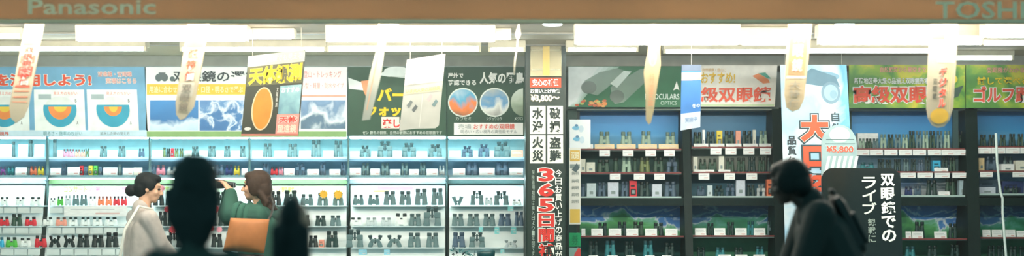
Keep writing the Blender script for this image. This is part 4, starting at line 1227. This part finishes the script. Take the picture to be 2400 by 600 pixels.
p = slanted((1598, 152), (1644, 152), (1641, 298), (1595, 306), 9.9, (0, 0, 46, 150))
p.board(mat('3f7cc0'))
p.rect(0, 0, 46, 14, mat('5c6c84'), .002)
p.rect(0, 18, 46, 36, mat('f0c0a4'), .002)
p.text('キャンペーン', 4, 21, 43, 33, mat('fff0e0'), bold=.02)
p.text('冬の', 26, 92, 44, 102, mat('dfeaf4'), bold=.02)
p.rect(0, 112, 46, 150, mat('c8d4e0'), .002)
p.text('実施中', 10, 122, 38, 134, mat('7c9cc4'), bold=.0)
p.rect(14, 143, 26, 149, mat('fafafa'), .003)
hanging('hanging_poster', 'small blue poster hanging between the two cabinet headers', 'poster', p, [(23, 3)])

TRANS[0] = 0
# tall blue banner
bluep = photo_mat('sky_banner_print', [(0, 'dcecf6'), (.4, 'a4d0ea'), (.55, 'eaf4fa'), (.7, '6cb4dc'), (1, 'a8d8f0')], 1.6, .25, seed=31)
p = Panel([W(1829, 152, 11.3), W(1984, 152, 11.3), W(2012, 640, 11.2), W(1842, 640, 11.2)], (0, 0, 170, 488), .01)
p.board(bluep)
mb = MB()
p.oval(106, 28, 44, 12, mat('8cb0c4'), .003, mb)
p.oval(126, 66, 24, 26, mat('7c98a8'), .004, mb); p.oval(126, 66, 18, 19, mat('9cbccc'), .005, mb); p.oval(132, 70, 9, 10, mat('88a8b8'), .006, mb)
p.poly(mb, [(52, 26), (80, 8), (140, 28), (150, 52), (100, 50), (60, 44)], mat('6c8c9c'), .0035)
p.pics.append(('picture', mb))
p.text('大', 44, 118, 118, 182, mat('f0603c'), bold=.06, outline=mat('324850'), ow=.07)
p.text('大', 44, 118, 118, 182, mat('f0603c'), bold=.06, outline=TXW, ow=.02, lift=.010)
p.text('口', 50, 192, 108, 244, mat('f0603c'), bold=.07, outline=mat('324850'), ow=.07)
p.text('径', 46, 256, 112, 320, mat('f0603c'), bold=.05, outline=mat('324850'), ow=.07)
p.vtext('自然観察', 124, 110, 144, 212, mat('384c54'), bold=.02)
p.vtext('品質保証', 12, 166, 34, 262, mat('303c44'), bold=.03)
hanging('tall_banner', 'tall pale blue banner with huge orange lettering', 'banner', p, [(12, 3), (158, 3)])

# arch-topped clear pack in front of it
r_D = 10.6
p = Panel([W(1926, 292, r_D), W(2008, 292, r_D), W(2008, 412, r_D), W(1926, 412, r_D)], (0, 0, 82, 120), .02)
pts = [(0, 120), (0, 60)] + [(41 - 41 * math.cos(a), 46 - 46 * math.sin(a)) for a in [PI * k / 12 for k in range(13)]] + [(82, 120)]
p.shape(pts, mat('a9c4c8', rough=.2))
p.rect(10, 34, 76, 36, mat('607c80'), .002); p.rect(8, 44, 78, 46, mat('607c80'), .002)
p.oval(42, 24, 24, 18, mat('e0eef0'), .0015)
p.text('¥5,800', 10, 50, 74, 68, mat('e86c58'), bold=.03, outline=TXW, ow=.03)
for k in range(6):
    p.poly(p.body, [(4 + k * 13, 120), (14 + k * 13, 74), (21 + k * 13, 74), (11 + k * 13, 120)], mat('f6f8f4'), .003)
o = p.done('display_pack', 'arch-topped clear pack with red price lettering in front of the blue banner', 'pack')
b = MB(); b.tube([W(1967, 412, r_D), W(1967, 800, r_D), Vector((W(1967, 0, r_D).x, r_D, 0.0))], .012, STEEL)
c = b.build('stand_pole', None); c.location -= o.location; c.parent = o
b = MB(); b.lathe([(.16, 0), (.16, .012), (.03, .02)], T(Vector((W(1967, 0, r_D).x, r_D, 0.0))), STEEL, 24)
c = b.build('base', None); c.location -= o.location; c.parent = o

# white cord in front of the end cabinet
b = MB(); b.tube([W(2334, 312, 11.4), W(2337, 380, 11.4), W(2341, 420, 11.4), W(2345, 452, 11.38), W(2350, 465, 11.38), W(2350, 500, 11.36), W(2353, 540, 11.34), W(2358, 600, 11.3), W(2362, 660, 11.3), W(2362, 780, 11.2), Vector((W(2362, 0, 11.2).x, 11.2, 0))], .011, mat('d8e8e4', rough=.4), 8)
b.build('hanging_cable', None, label='thick white cable running down in front of the end cabinet', cat='cable')

# small security camera like pieces on the ceiling
for (x, y, l) in ((2056, 136, 'small white cone-shaped device on the beam above the green header'), (116, 130, 'small white device on the beam above the blue dome poster')):
    q = W(x, y, 11.7)
    b = MB(); b.lathe([(.02, q.z - .012), (.022, q.z - .01), (.006, q.z + .02), (.004, EYE + 1.105)], T(Vector((q.x, 11.93, 0))), mat('f4f0e4'), 12)
    b.build('ceiling_sensor', None, label=l, cat='sensor')

# dark plant-like cluster and dark tray at the bottom by the pillar
random.seed(11)
r = empty('potted_plant', W(1080, 604, 10.9), label='dark leafy plant in front of the round-photo bay', cat='plant')
base = Vector((W(1084, 0, 10.9).x, 10.9, 0))
r.location = base
b = MB(); b.lathe([(.10, 0), (.12, .02), (.15, .34), (.16, .36), (.14, .37)], T(base), mat('2c4c4c'), 20); b.build('pot', r)
b = MB()
for k in range(9):
    a = random.random() * 2 * PI
    top = base + Vector((.10 * math.cos(a), .1 * math.sin(a), .80 + random.random() * .22))
    b.tube([base + Vector((0, 0, .34)), base + Vector((.03 * math.cos(a), .03 * math.sin(a), .6)), top], [.007, .005, .002], mat('27484a'), 6)
b.build('stem', r)
b = MB()
for k in range(190):
    a = random.random() * 2 * PI; z = random.uniform(.55, 1.04); rr = random.uniform(.02, .10) * (1.15 - abs(z - .8))
    c = base + Vector((rr * math.cos(a), rr * math.sin(a), z))
    e = Euler((random.uniform(-1, 1), random.uniform(-1, 1), random.random() * 6)).to_matrix()
    L = random.uniform(.016, .028)
    pts = [Vector((-L, 0, 0)), Vector((0, L * .45, .003)), Vector((L, 0, 0)), Vector((0, -L * .45, .003))]
    b.add([c + e @ q for q in pts], [(0, 1, 2), (0, 2, 3)], mat(random.choice(['24565a', '2f6a6c', '183c40'])), True)
b.build('foliage', r)
b = MB()
q = W(1139, 596, 10.9)
b.lathe([(.02, 0), (.055, .015), (.06, q.z - .03), (.07, q.z - .02), (.075, q.z + .03), (.05, q.z + .035)], T(Vector((q.x, q.y, 0))), mat('0e4448', rough=.3), 20)
b.build('waste_bin', None, label='round dark teal post-shaped bin next to the dark leafy plant', cat='bin')

# ------------------------------------------------------------------ black rounded sign outside
SD = 10.2
p = Panel([W(1926, 394, SD), W(2110, 394, SD), W(2122, 850, SD - .25), W(1934, 850, SD - .25)], (0, 0, 186, 456), .03)
R0 = 26
pts = []
for (cx, cy, a0) in ((186 - R0, R0, -90), (186 - R0, 456 - R0, 0), (R0, 456 - R0, 90), (R0, R0, 180)):
    for k in range(7):
        a = math.radians(a0 + 15 * k)
        pts.append((cx + R0 * math.cos(a), cy + R0 * math.sin(a)))
p.shape(pts, mat('0c1513', rough=.16))
SGT = mat('f4f8f0', rough=.5)
p.vtext('双眼鏡での', 138, 12, 172, 178, SGT, bold=.03, gap=.05)
p.vtext('ライブ', 94, 20, 128, 112, mat('dfe8dc'), bold=.02, gap=.04)
p.vtext('観戦に', 106, 120, 124, 178, mat('8c9a92'), bold=.02, gap=.04)
o = p.done('standing_sign', 'black rounded sign board with vertical white lettering behind the stooping person', 'sign')
b = MB(); c = W(2026, 850, SD - .25)
for dx in (-.15, .15):
    b = MB(); b.tube([Vector((c.x + dx, SD - .22, c.z + .06)), Vector((c.x + dx, SD - .22, 0.0))], .014, BLACK); q = b.build('leg', None); q.location -= o.location; q.parent = o
b = MB(); b.bbox((c.x - .24, SD - .4, 0), (c.x + .24, SD, .02), BLACK, .006); q = b.build('base', None); q.location -= o.location; q.parent = o


# ------------------------------------------------------------------ people
def hand(mb, wrist, d, n, curl=.5, s=1.0, side=1):
    """palm with five bent fingers; d direction of the hand, n palm normal (fingers curl to it)"""
    d = d.normalized(); n = (n - d * n.dot(d)).normalized(); t = d.cross(n) * side
    kn = wrist + d * .085 * s
    for k, o_ in enumerate((-.03, -.01, .01, .03)):
        mb.capsule(wrist + d * .012 * s + t * o_ * .7 * s, .014 * s, kn + t * o_ * s, .0115 * s)
    for k, (o_, L) in enumerate(((-.031, .062), (-.0105, .076), (.0105, .082), (.031, .074))):
        p0 = kn + t * o_ * s * 1.08
        p_ = p0; ang = 0
        for q, f in enumerate((.45, .32, .23)):
            ang += curl * (.6 if q == 0 else .8)
            v = d * math.cos(ang) + n * math.sin(ang)
            p2 = p_ + v * L * f * s
            mb.capsule(p_, (.0098 - q * .001) * s, p2, (.009 - q * .001) * s)
            p_ = p2
    p0 = wrist + d * .03 * s + t * .03 * s
    v = (d * .7 + t * .75 + n * .25).normalized()
    p1 = p0 + v * .035 * s
    v2 = (d * .9 + t * .2 + n * .5).normalized()
    mb.capsule(p0, .013 * s, p1, .011 * s); mb.capsule(p1, .011 * s, p1 + v2 * .03 * s, .0095 * s)

def head(mb, c, fw, up, s=1.0):
    """c head centre, fw face direction"""
    lf = up.cross(fw).normalized()
    R = Matrix((fw, lf, up)).transposed()
    def P(x, y, z): return c + R @ Vector((x, y, z)) * s
    def E(x, y, z, rx, ry, rz): mb.sphere(P(x, y, z), (rx * s, ry * s, rz * s), BLACK, R)
    E(-.012, 0, .028, .094, .075, .088)
    E(.015, 0, -.015, .075, .062, .085)
    E(.035, 0, -.065, .048, .045, .042)
    E(.055, 0, -.088, .022, .024, .018)
    mb.capsule(P(.082, 0, .012), .010 * s, P(.105, 0, -.025), .013 * s)
    E(.096, .012, -.03, .011, .009, .008); E(.096, -.012, -.03, .011, .009, .008)
    E(.078, 0, -.052, .014, .022, .006); E(.076, 0, -.063, .014, .019, .007)
    E(.074, 0, .036, .018, .045, .01)
    for q in (-1, 1):
        E(-.005, .074 * q, -.005, .018, .008, .03)
        E(.055, .038 * q, -.022, .025, .02, .024)
    return P, R

def person(name, label, hip, H, face, lean=0.0, side_lean=0.0, arms=None, skin='e0b090', coat=None, coat_len=.4, coat_r=1.0, trousers=None, shoes=None, hair=None, hair_fn=None, head_fw=None, stance=.0, voxel=.009, arm_curl=(.5, .5), drop=0.0, shw=1.0):
    """hip: world point (z is hip height). local forward = (cos face, sin face)"""
    fw = Vector((math.cos(face), math.sin(face), 0)); lf = Vector((-math.sin(face), math.cos(face), 0)); up = Vector((0, 0, 1))
    root = empty(name, (hip.x, hip.y, 0), label=label, cat='person')
    s = H / 1.7
    Q = Vector((hip.x, hip.y, 0))
    hp = Vector((0, 0, hip.z))
    sp = (fw * math.sin(lean) + up * math.cos(lean) + lf * side_lean).normalized()
    bf = sp.cross(lf) * -1 if sp.cross(lf).dot(fw) < 0 else sp.cross(lf)
    chest = hp + sp * .34 * s
    neck = hp + sp * (.52 * s - drop) - bf * .01
    hc = hp + sp * .675 * s + bf * .035 * s
    hf = (head_fw or fw).normalized()
    hu = (sp * .6 + up * .4); hu = (hu - hf * hu.dot(hf)).normalized()
    SK = mat(skin, rough=.55, var=.04)
    mb = MB()
    head(mb, hc, hf, hu, s)
    mb.capsule(neck - sp * .03 * s, .056 * s, hc - hu * .05 * s - hf * .015, .048 * s)
    # torso
    bs = min(1, coat_r) * .93
    for o_ in (-.07, 0, .07):
        mb.capsule(hp + lf * o_ * s * bs, .095 * s * bs, chest + lf * o_ * s * bs, .1 * s * bs)
    mb.capsule(neck - sp * .07 * s + lf * .13 * s * shw, .055 * s * bs, neck - sp * .07 * s - lf * .13 * s * shw, .055 * s * bs)
    feet = []
    for q in (-1, 1):
        h0 = hp + lf * .085 * q * s
        kn = Vector((0, 0, hip.z * .53)) + lf * .10 * q * s + fw * (.03 + stance * q)
        an = Vector((0, 0, .085)) + lf * .10 * q * s + fw * (-.03 + stance * 1.6 * q)
        mb.capsule(h0, .085 * s, kn, .056 * s); mb.capsule(kn, .054 * s, an, .038 * s)
        mb.capsule(an - up * .035, .036 * s, an - up * .045 + fw * .13, .03 * s)
        feet.append((h0, kn, an))
    armp = []
    for q, (el, wr, dr, nr) in zip((-1, 1), arms):
        sh = neck - sp * .06 * s + lf * .18 * q * s * shw
        mb.capsule(sh, .048 * s * bs, el, .038 * s * bs); mb.capsule(el, .037 * s * bs, wr, .026 * s)
        hand(mb, wr, dr, nr, arm_curl[0 if q < 0 else 1], s, side=-q)
        armp.append((sh, el, wr))
    organic('body', mb, voxel * .72, SK, root, 2)
    # eyes
    R = Matrix((hf, hu.cross(hf).normalized(), hu)).transposed()
    for q in (-1, 1):
        b = MB(); b.sphere(hc + R @ Vector((.079, .03 * q, .008)) * s, (.012 * s, .014 * s, .009 * s), mat('2a2422', rough=.2)); o = b.build('eye', None); o.parent = root
    # trousers
    if trousers:
        mb = MB()
        for (h0, kn, an) in feet:
            mb.capsule(h0, .105 * s, kn, .078 * s); mb.capsule(kn, .078 * s, an + up * .01, .062 * s)
        mb.capsule(hp + lf * .06 * s, .115 * s, hp - lf * .06 * s, .115 * s)
        organic('trousers', mb, voxel * 1.2, mat(trousers, rough=.8), root, 3)
    for (h0, kn, an) in feet:
        mb = MB(); mb.capsule(an - up * .042, .044, an - up * .05 + fw * .15, .036); mb.capsule(an - up * .03, .044, an + up * .01, .046)
        # flatten the sole
        for v in mb.v: v.z = max(v.z, 0.002)
        organic('shoe', mb, voxel, mat(shoes or '1c2020', rough=.4), root, 2)
    # coat
    mb = MB(); k = coat_r
    for o_ in (-.07, 0, .07):
        mb.capsule(hp + lf * o_ * s, .125 * s * k, chest + lf * o_ * 1.25 * s, .122 * s * k)
        if coat_len > 0:
            mb.capsule(hp + lf * o_ * s, .125 * s * k, hp + lf * o_ * 1.3 * s - up * coat_len, .135 * s * k)
    mb.capsule(neck - sp * .07 * s + lf * .14 * s * shw, .078 * s * k, neck - sp * .07 * s - lf * .14 * s * shw, .078 * s * k)
    mb.capsule(neck - sp * .05 * s, .085 * s * k, neck + sp * .026 * s - bf * .016, .066 * s * min(k, 1.1))
    for (sh, el, wr) in armp:
        d = (wr - el).normalized()
        mb.capsule(sh, .075 * s * k, el, .060 * s * k); mb.capsule(el, .060 * s * k, wr - d * .02, .042 * s * k ** .5)
    organic('coat', mb, voxel * 1.1, mat(coat, rough=.8, scale=20), root, 4)
    # hair
    mb = MB(); hair_fn(mb, hc, hf, hu, s)
    organic('hair', mb, voxel * .8, mat(hair, rough=.6, scale=60, var=.3, spec=.2), root, 2)
    return root, dict(hc=hc, neck=neck, chest=chest, hp=hp, fw=fw, lf=lf, arm=armp, hf=hf, hu=hu, s=s)

def RR(hf, hu): return Matrix((hf, hu.cross(hf).normalized(), hu)).transposed()

def hair_bun(mb, hc, hf, hu, s):
    R = RR(hf, hu)
    def E(x, y, z, a, b_, c): mb.sphere(hc + R @ Vector((x, y, z)) * s, (a * s, b_ * s, c * s), BLACK, R)
    E(-.024, 0, .04, .1, .085, .09); E(-.055, 0, -.005, .066, .08, .08); E(.03, 0, .085, .055, .062, .035)
    for q in (-1, 1): E(.0, .068 * q, .03, .05, .018, .05)
    E(-.135, 0, -.04, .045, .05, .048)
    mb.capsule(hc + R @ Vector((-.07, 0, -.03)) * s, .05 * s, hc + R @ Vector((-.12, 0, -.04)) * s, .035 * s)

def hair_wavy(mb, hc, hf, hu, s):
    R = RR(hf, hu); rnd = random.Random(5)
    def E(x, y, z, a, b_, c): mb.sphere(hc + R @ Vector((x, y, z)) * s, (a * s, b_ * s, c * s), BLACK, R)
    E(-.02, 0, .04, .104, .09, .092); E(-.06, 0, -.02, .068, .088, .1); E(.03, 0, .08, .058, .065, .04)
    for q in (-1, 1): E(-.01, .074 * q, .0, .055, .022, .075)
    for k in range(14):
        y = (k - 6.5) / 6.5 * .075
        x0 = -.09 + abs(y) * .5
        pts = [hc + R @ Vector((x0, y, -.05)) * s, hc + R @ Vector((x0 - .03 + rnd.uniform(-.02, .02), y * 1.1, -.12)) * s, hc + R @ Vector((x0 - .045 + rnd.uniform(-.03, .02), y * 1.2, -.17)) * s]
        mb.capsule(pts[0], .026 * s, pts[1], .024 * s); mb.capsule(pts[1], .024 * s, pts[2], .014 * s)

def hair_long(wide, length, fluff):
    def fn(mb, hc, hf, hu, s):
        R = RR(hf, hu); rnd = random.Random(9)
        def E(x, y, z, a, b_, c): mb.sphere(hc + R @ Vector((x, y, z)) * s, (a * s, b_ * s, c * s), BLACK, R)
        E(-.02, 0, .03, .11, wide * (1.14 if fluff else 1), .105); E(-.055, 0, -.05, .078, wide * 1.05, .12)
        for k in range(22):
            y = (k - 10.5) / 10.5 * wide * 1.0
            x0 = -.06 - .03 * math.cos(y / wide * 1.4)
            e = -length + rnd.uniform(-.03, .03)
            p0 = hc + R @ Vector((x0, y, -.02)) * s
            p1 = hc + R @ Vector((x0 - .02, y * (.98 if fluff else 1.12) + rnd.uniform(-.01, .01), e * .55)) * s
            p2 = hc + R @ Vector((x0 - .01, y * (.6 if fluff else 1.35) + rnd.uniform(-.012, .012), e)) * s
            mb.capsule(p0, .028 * s, p1, .026 * s); mb.capsule(p1, .026 * s, p2, .014 * s)
        if fluff:
            for k in range(60):
                a = rnd.random() * 2 * PI; t = rnd.uniform(-.9, 1)
                E(-.03 + .1 * math.cos(a) * math.sqrt(1 - t * t) * .95, wide * 1.02 * math.sin(a) * math.sqrt(1 - t * t * .9), t * .12 - .0, .016, .016, .02) if math.cos(a) < .5 else None
    return fn

V = Vector
# woman in the beige coat
D1 = 10.25
hip = V((W(331, 0, D1).x, D1, .86))
f1 = math.radians(32)
fw = V((math.cos(f1), math.sin(f1), 0)); lf = V((-math.sin(f1), math.cos(f1), 0)); up = V((0, 0, 1))
def arm1(q): 
    el = V((0, 0, 1.10)) + lf * .19 * q + fw * .09
    wr = V((0, 0, .96)) + lf * .12 * q + fw * .24
    return (el, wr, fw * .9 - up * .2 - lf * q * .2, -up)
wm, I = person('person', 'person with dark hair in a low bun wearing a beige coat, facing the shelves', hip, 1.63, f1, lean=.04, arms=[arm1(-1), arm1(1)], coat='bcb2ab', coat_len=.36, trousers='3c4648', shoes='403834', hair='12181a', hair_fn=hair_bun, skin='dfae90', coat_r=1.0, drop=.02,
             head_fw=V((math.cos(math.radians(10)), math.sin(math.radians(10)), -.18)))
b = MB()
sh = I['neck'] - V((0, 0, .02)) - lf * .11
b.tube([sh + fw * .05 + up * .03, sh + up * .055 - fw * .06 , sh - fw * .17 - up * .12 - lf * .02, sh - fw * .2 - up * .35 + lf * .02, sh - fw * .17 - up * .62 + lf * .08], .011, mat('f0ece0', rough=.6), 8)
o = b.build('shoulder_strap', None); o.location += wm.location * 0; o.parent = wm
b = MB(); b.bbox((-.05, -.14, .52), (.04, .14, .80), mat('e9e4d8', rough=.6), .03)
o = b.build('tote_bag', None, label='cream tote bag hanging at the beige-coated person', cat='bag'); o.location += wm.location + (-fw * .17 + lf * .26); o.rotation_euler.z = f1

# woman in the green jacket with binoculars
D2 = 10.0
hip = V((W(620, 0, D2).x, D2, .87))
f2 = math.radians(172)
fw = V((math.cos(f2), math.sin(f2), 0)); lf = V((-math.sin(f2), math.cos(f2), 0))
hcg = V((0, 0, 0))
def P2(px, py, dy=0): # point at photo place relative to the person's root
    q = W(px, py, D2 + dy); return V((q.x - hip.x, q.y - hip.y, q.z))
armsR = (P2(536, 500, .15), P2(538, 446, .09), V((-.55, -.25, .7)), V((-.7, -.4, -.6)))
armsL = (P2(540, 505, -.15), P2(541, 449, -.08), V((-.5, .35, .7)), V((-.7, .3, -.6)))
w2, I2 = person('person', 'person in a dark green puffer jacket looking through black binoculars', hip, 1.64, f2, lean=.05, arms=[armsR, armsL], coat='245044', coat_len=.14, trousers='22302f', shoes='22262a', hair='3c2c22', hair_fn=hair_wavy, skin='dca98a', coat_r=1.38, head_fw=V((-1, .05, .0)), arm_curl=(.7, .7), drop=.02)
# puffer hood lying on the back
mb = MB(); nk = I2['neck']
for a in range(-4, 5):
    t = a / 4 * 1.7
    q = nk - fw * .09 * math.cos(t) * 1.3 + lf * .12 * math.sin(t) - V((0, 0, .03 + .03 * math.cos(t)))
    mb.sphere(q, (.055, .06, .045), BLACK)
organic('hood', mb, .01, mat('1f4239', rough=.8, scale=20), [c for c in w2.children if c.name.startswith('coat')][0], 3)
# quilting ridges follow the sleeves: rings of padding
b = MB()
for (sh, el, wr) in I2['arm']:
    for t in (.25, .5, .75):
        c = sh.lerp(el, t); d = (el - sh).normalized()
        M = Matrix.Translation(c) @ V((0, 0, 1)).rotation_difference(d).to_matrix().to_4x4()
        b.lathe([(.09, -.022), (.100, -.008), (.100, .008), (.09, .022)], M, mat('2c5c4e', rough=.8), 20)
o = b.build('quilting', None); o.parent = [c for c in w2.children if c.name.startswith('coat')][0]
# binoculars she holds
r = empty('binoculars', W(523, 438, D2), label='black binoculars held up to the eyes of the green-jacketed person', cat='binoculars')
for q in (-1, 1):
    c = W(550, 434, D2) + V((0, q * .034, 0))
    b = MB(); b.lathe([(.018, 0), (.021, .01), (.021, .03), (.024, .06), (.03, .085), (.034, .105), (.034, .118), (.028, .12)], Matrix.Translation(c) @ Matrix.Rotation(-PI / 2 + .08, 4, 'Y'), mat('10181a', rough=.35)); b.build('barrel', r)
b = MB(); c = W(538, 435, D2); b.bbox(c - V((.03, .03, .012)), c + V((.03, .03, .016)), mat('182224'), .006); b.build('bridge', r)
# brown leather bag
r = empty('shoulder_bag', W(578, 600, 9.60), label='large tan leather shoulder bag carried by the green-jacketed person', cat='bag')
def bagmesh():
    bm = MB()
    D = 9.58
    tl, tr, br, bl = W(541, 511, D), W(631, 514, D), W(618, 594, D), W(524, 586, D)
    n = 8; th = .05
    vs = []; fs = []
    for side in (0, 1):
        for j in range(n + 1):
            for i in range(n + 1):
                u = i / n; v = j / n
                p_ = tl.lerp(tr, u).lerp(bl.lerp(br, u), v)
                bul = math.sin(PI * u) ** .6 * math.sin(PI * v) ** .6
                p_ = p_ + V((0, (-1 if side == 0 else 1) * (.012 + th * bul * (.5 + .5 * v)), 0))
                vs.append(p_)
    m_ = n + 1
    for j in range(n):
        for i in range(n):
            a = j * m_ + i
            fs.append((a, a + m_, a + m_ + 1, a + 1)); a += m_ * m_; fs.append((a, a + 1, a + m_ + 1, a + m_))
    for i in range(n):
        for (p0, p1) in ((i, i + 1), ((n) * m_ + i + 1, n * m_ + i), ((i + 1) * m_, i * m_), (i * m_ + n, (i + 1) * m_ + n)):
            fs.append((p0, p1, p1 + m_ * m_, p0 + m_ * m_))
    bm.add(vs, fs, mat('b4703f', rough=.5, scale=14, var=.12), True)
    return bm
bagmesh().build('bag_body', r)
b = MB(); b.tube([W(524, 586, 9.60), W(545, 594, 9.58), W(580, 600, 9.58), W(618, 600, 9.60)], .012, mat('3c2c24', rough=.5)); b.build('base_trim', r)
b = MB(); b.tube([W(629, 516, 9.60), W(637, 500, 9.70), W(641, 480, 9.84), W(634, 462, 9.95)], .009, mat('2c2824', rough=.5)); b.build('strap', r)

# dark passers-by outside the glass
D3 = 4.9
def down_arms(H, face, s=1):
    fw = V((math.cos(face), math.sin(face), 0)); lf = V((-math.sin(face), math.cos(face), 0)); out = []
    for q in (-1, 1):
        out.append((lf * .19 * q + V((0, 0, H * .62)), lf * .19 * q + fw * .06 + V((0, 0, H * .47)), V((0, 0, -1)) + fw * .15, -lf * q))
    return out
H3 = 1.61
hip = V((W(455, 0, D3).x, D3, H3 * .53))
person('person', 'tall dark silhouetted person with bushy hair seen from behind outside the glass', hip, H3, PI / 2, arms=down_arms(H3, PI / 2), coat='1c2c28', coat_len=.3, trousers='101414', hair='101c1c', hair_fn=hair_long(.083, .20, True), skin='8a6a58', coat_r=.82, drop=.07, shw=.8)
H4 = 1.455
hip = V((W(684, 0, 5.3).x, 5.3, H4 * .53))
person('person', 'shorter dark silhouetted person with long straight hair seen from behind', hip, H4, PI / 2, arms=down_arms(H4, PI / 2), coat='0e1c1b', coat_len=.3, trousers='0c1010', hair='0c1818', hair_fn=hair_long(.062, .42, False), skin='8a6a58', coat_r=.70, drop=.12, shw=.62)
D5 = 7.3
H5 = 1.72
hip = V((W(1855, 0, D5).x + .32, D5, .93))
f5 = math.radians(176)
fw = V((math.cos(f5), math.sin(f5), 0)); lf = V((-math.sin(f5), math.cos(f5), 0))
arms5 = []
for q in (-1, 1):
    arms5.append((fw * .30 + lf * .22 * q + V((0, 0, 1.06)), fw * .34 + lf * .16 * q + V((0, 0, .86)), fw * .4 - V((0, 0, 1)), -lf * q))
def hair_short(mb, hc, hf, hu, s):
    R = RR(hf, hu)
    def E(x, y, z, a, b_, c): mb.sphere(hc + R @ Vector((x, y, z)) * s, (a * s, b_ * s, c * s), BLACK, R)
    E(-.02, 0, .035, .104, .09, .095); E(-.055, 0, -.015, .066, .085, .085); E(.03, 0, .075, .06, .066, .045)
    for q in (-1, 1): E(-.005, .07 * q, .01, .06, .022, .07)
person('person', 'dark silhouetted person stooping forward in front of the black rounded sign', hip, H5, f5, lean=.45, arms=arms5, coat='0f1c1a', coat_len=.25, trousers='0a1010', hair='0c1616', hair_fn=hair_short, skin='2c2420', coat_r=1.15, head_fw=V((-1, .45, -.25)))

# backpack worn by the stooping person
rt = bpy.data.objects['person.004'] if 'person.004' in bpy.data.objects else None
a5 = .45
q0 = V((hip.x, hip.y, hip.z)) + fw * math.sin(a5) * .40 + up * math.cos(a5) * .40 - fw * .13 * math.cos(a5) + up * .13 * math.sin(a5)
r = empty('backpack', (q0.x, q0.y, q0.z), label='black backpack on the back of the stooping dark person', cat='bag')
Mx = Matrix((-lf, -(fw * math.cos(a5) - up * math.sin(a5)), fw * math.sin(a5) + up * math.cos(a5))).transposed().to_4x4()
b = MB(); b.bbox((-.13, -.02, -.22), (.13, .05, .12), mat('0e1615', rough=.6), .05)
b.v = [Mx @ v for v in b.v]; o = b.build('pack_body', None); o.location += r.location; o.location -= r.location; o.parent = r
b = MB(); b.bbox((-.10, .045, -.18), (.10, .07, .0), mat('141e1c', rough=.6), .02)
b.v = [Mx @ v for v in b.v]; o = b.build('front_pocket', None); o.parent = r
b = MB(); b.tube([V((-.04, .02, .12)), V((-.03, .02, .15)), V((.03, .02, .15)), V((.04, .02, .12))], .009, BLACK)
b.v = [Mx @ v for v in b.v]; o = b.build('handle', None); o.parent = r
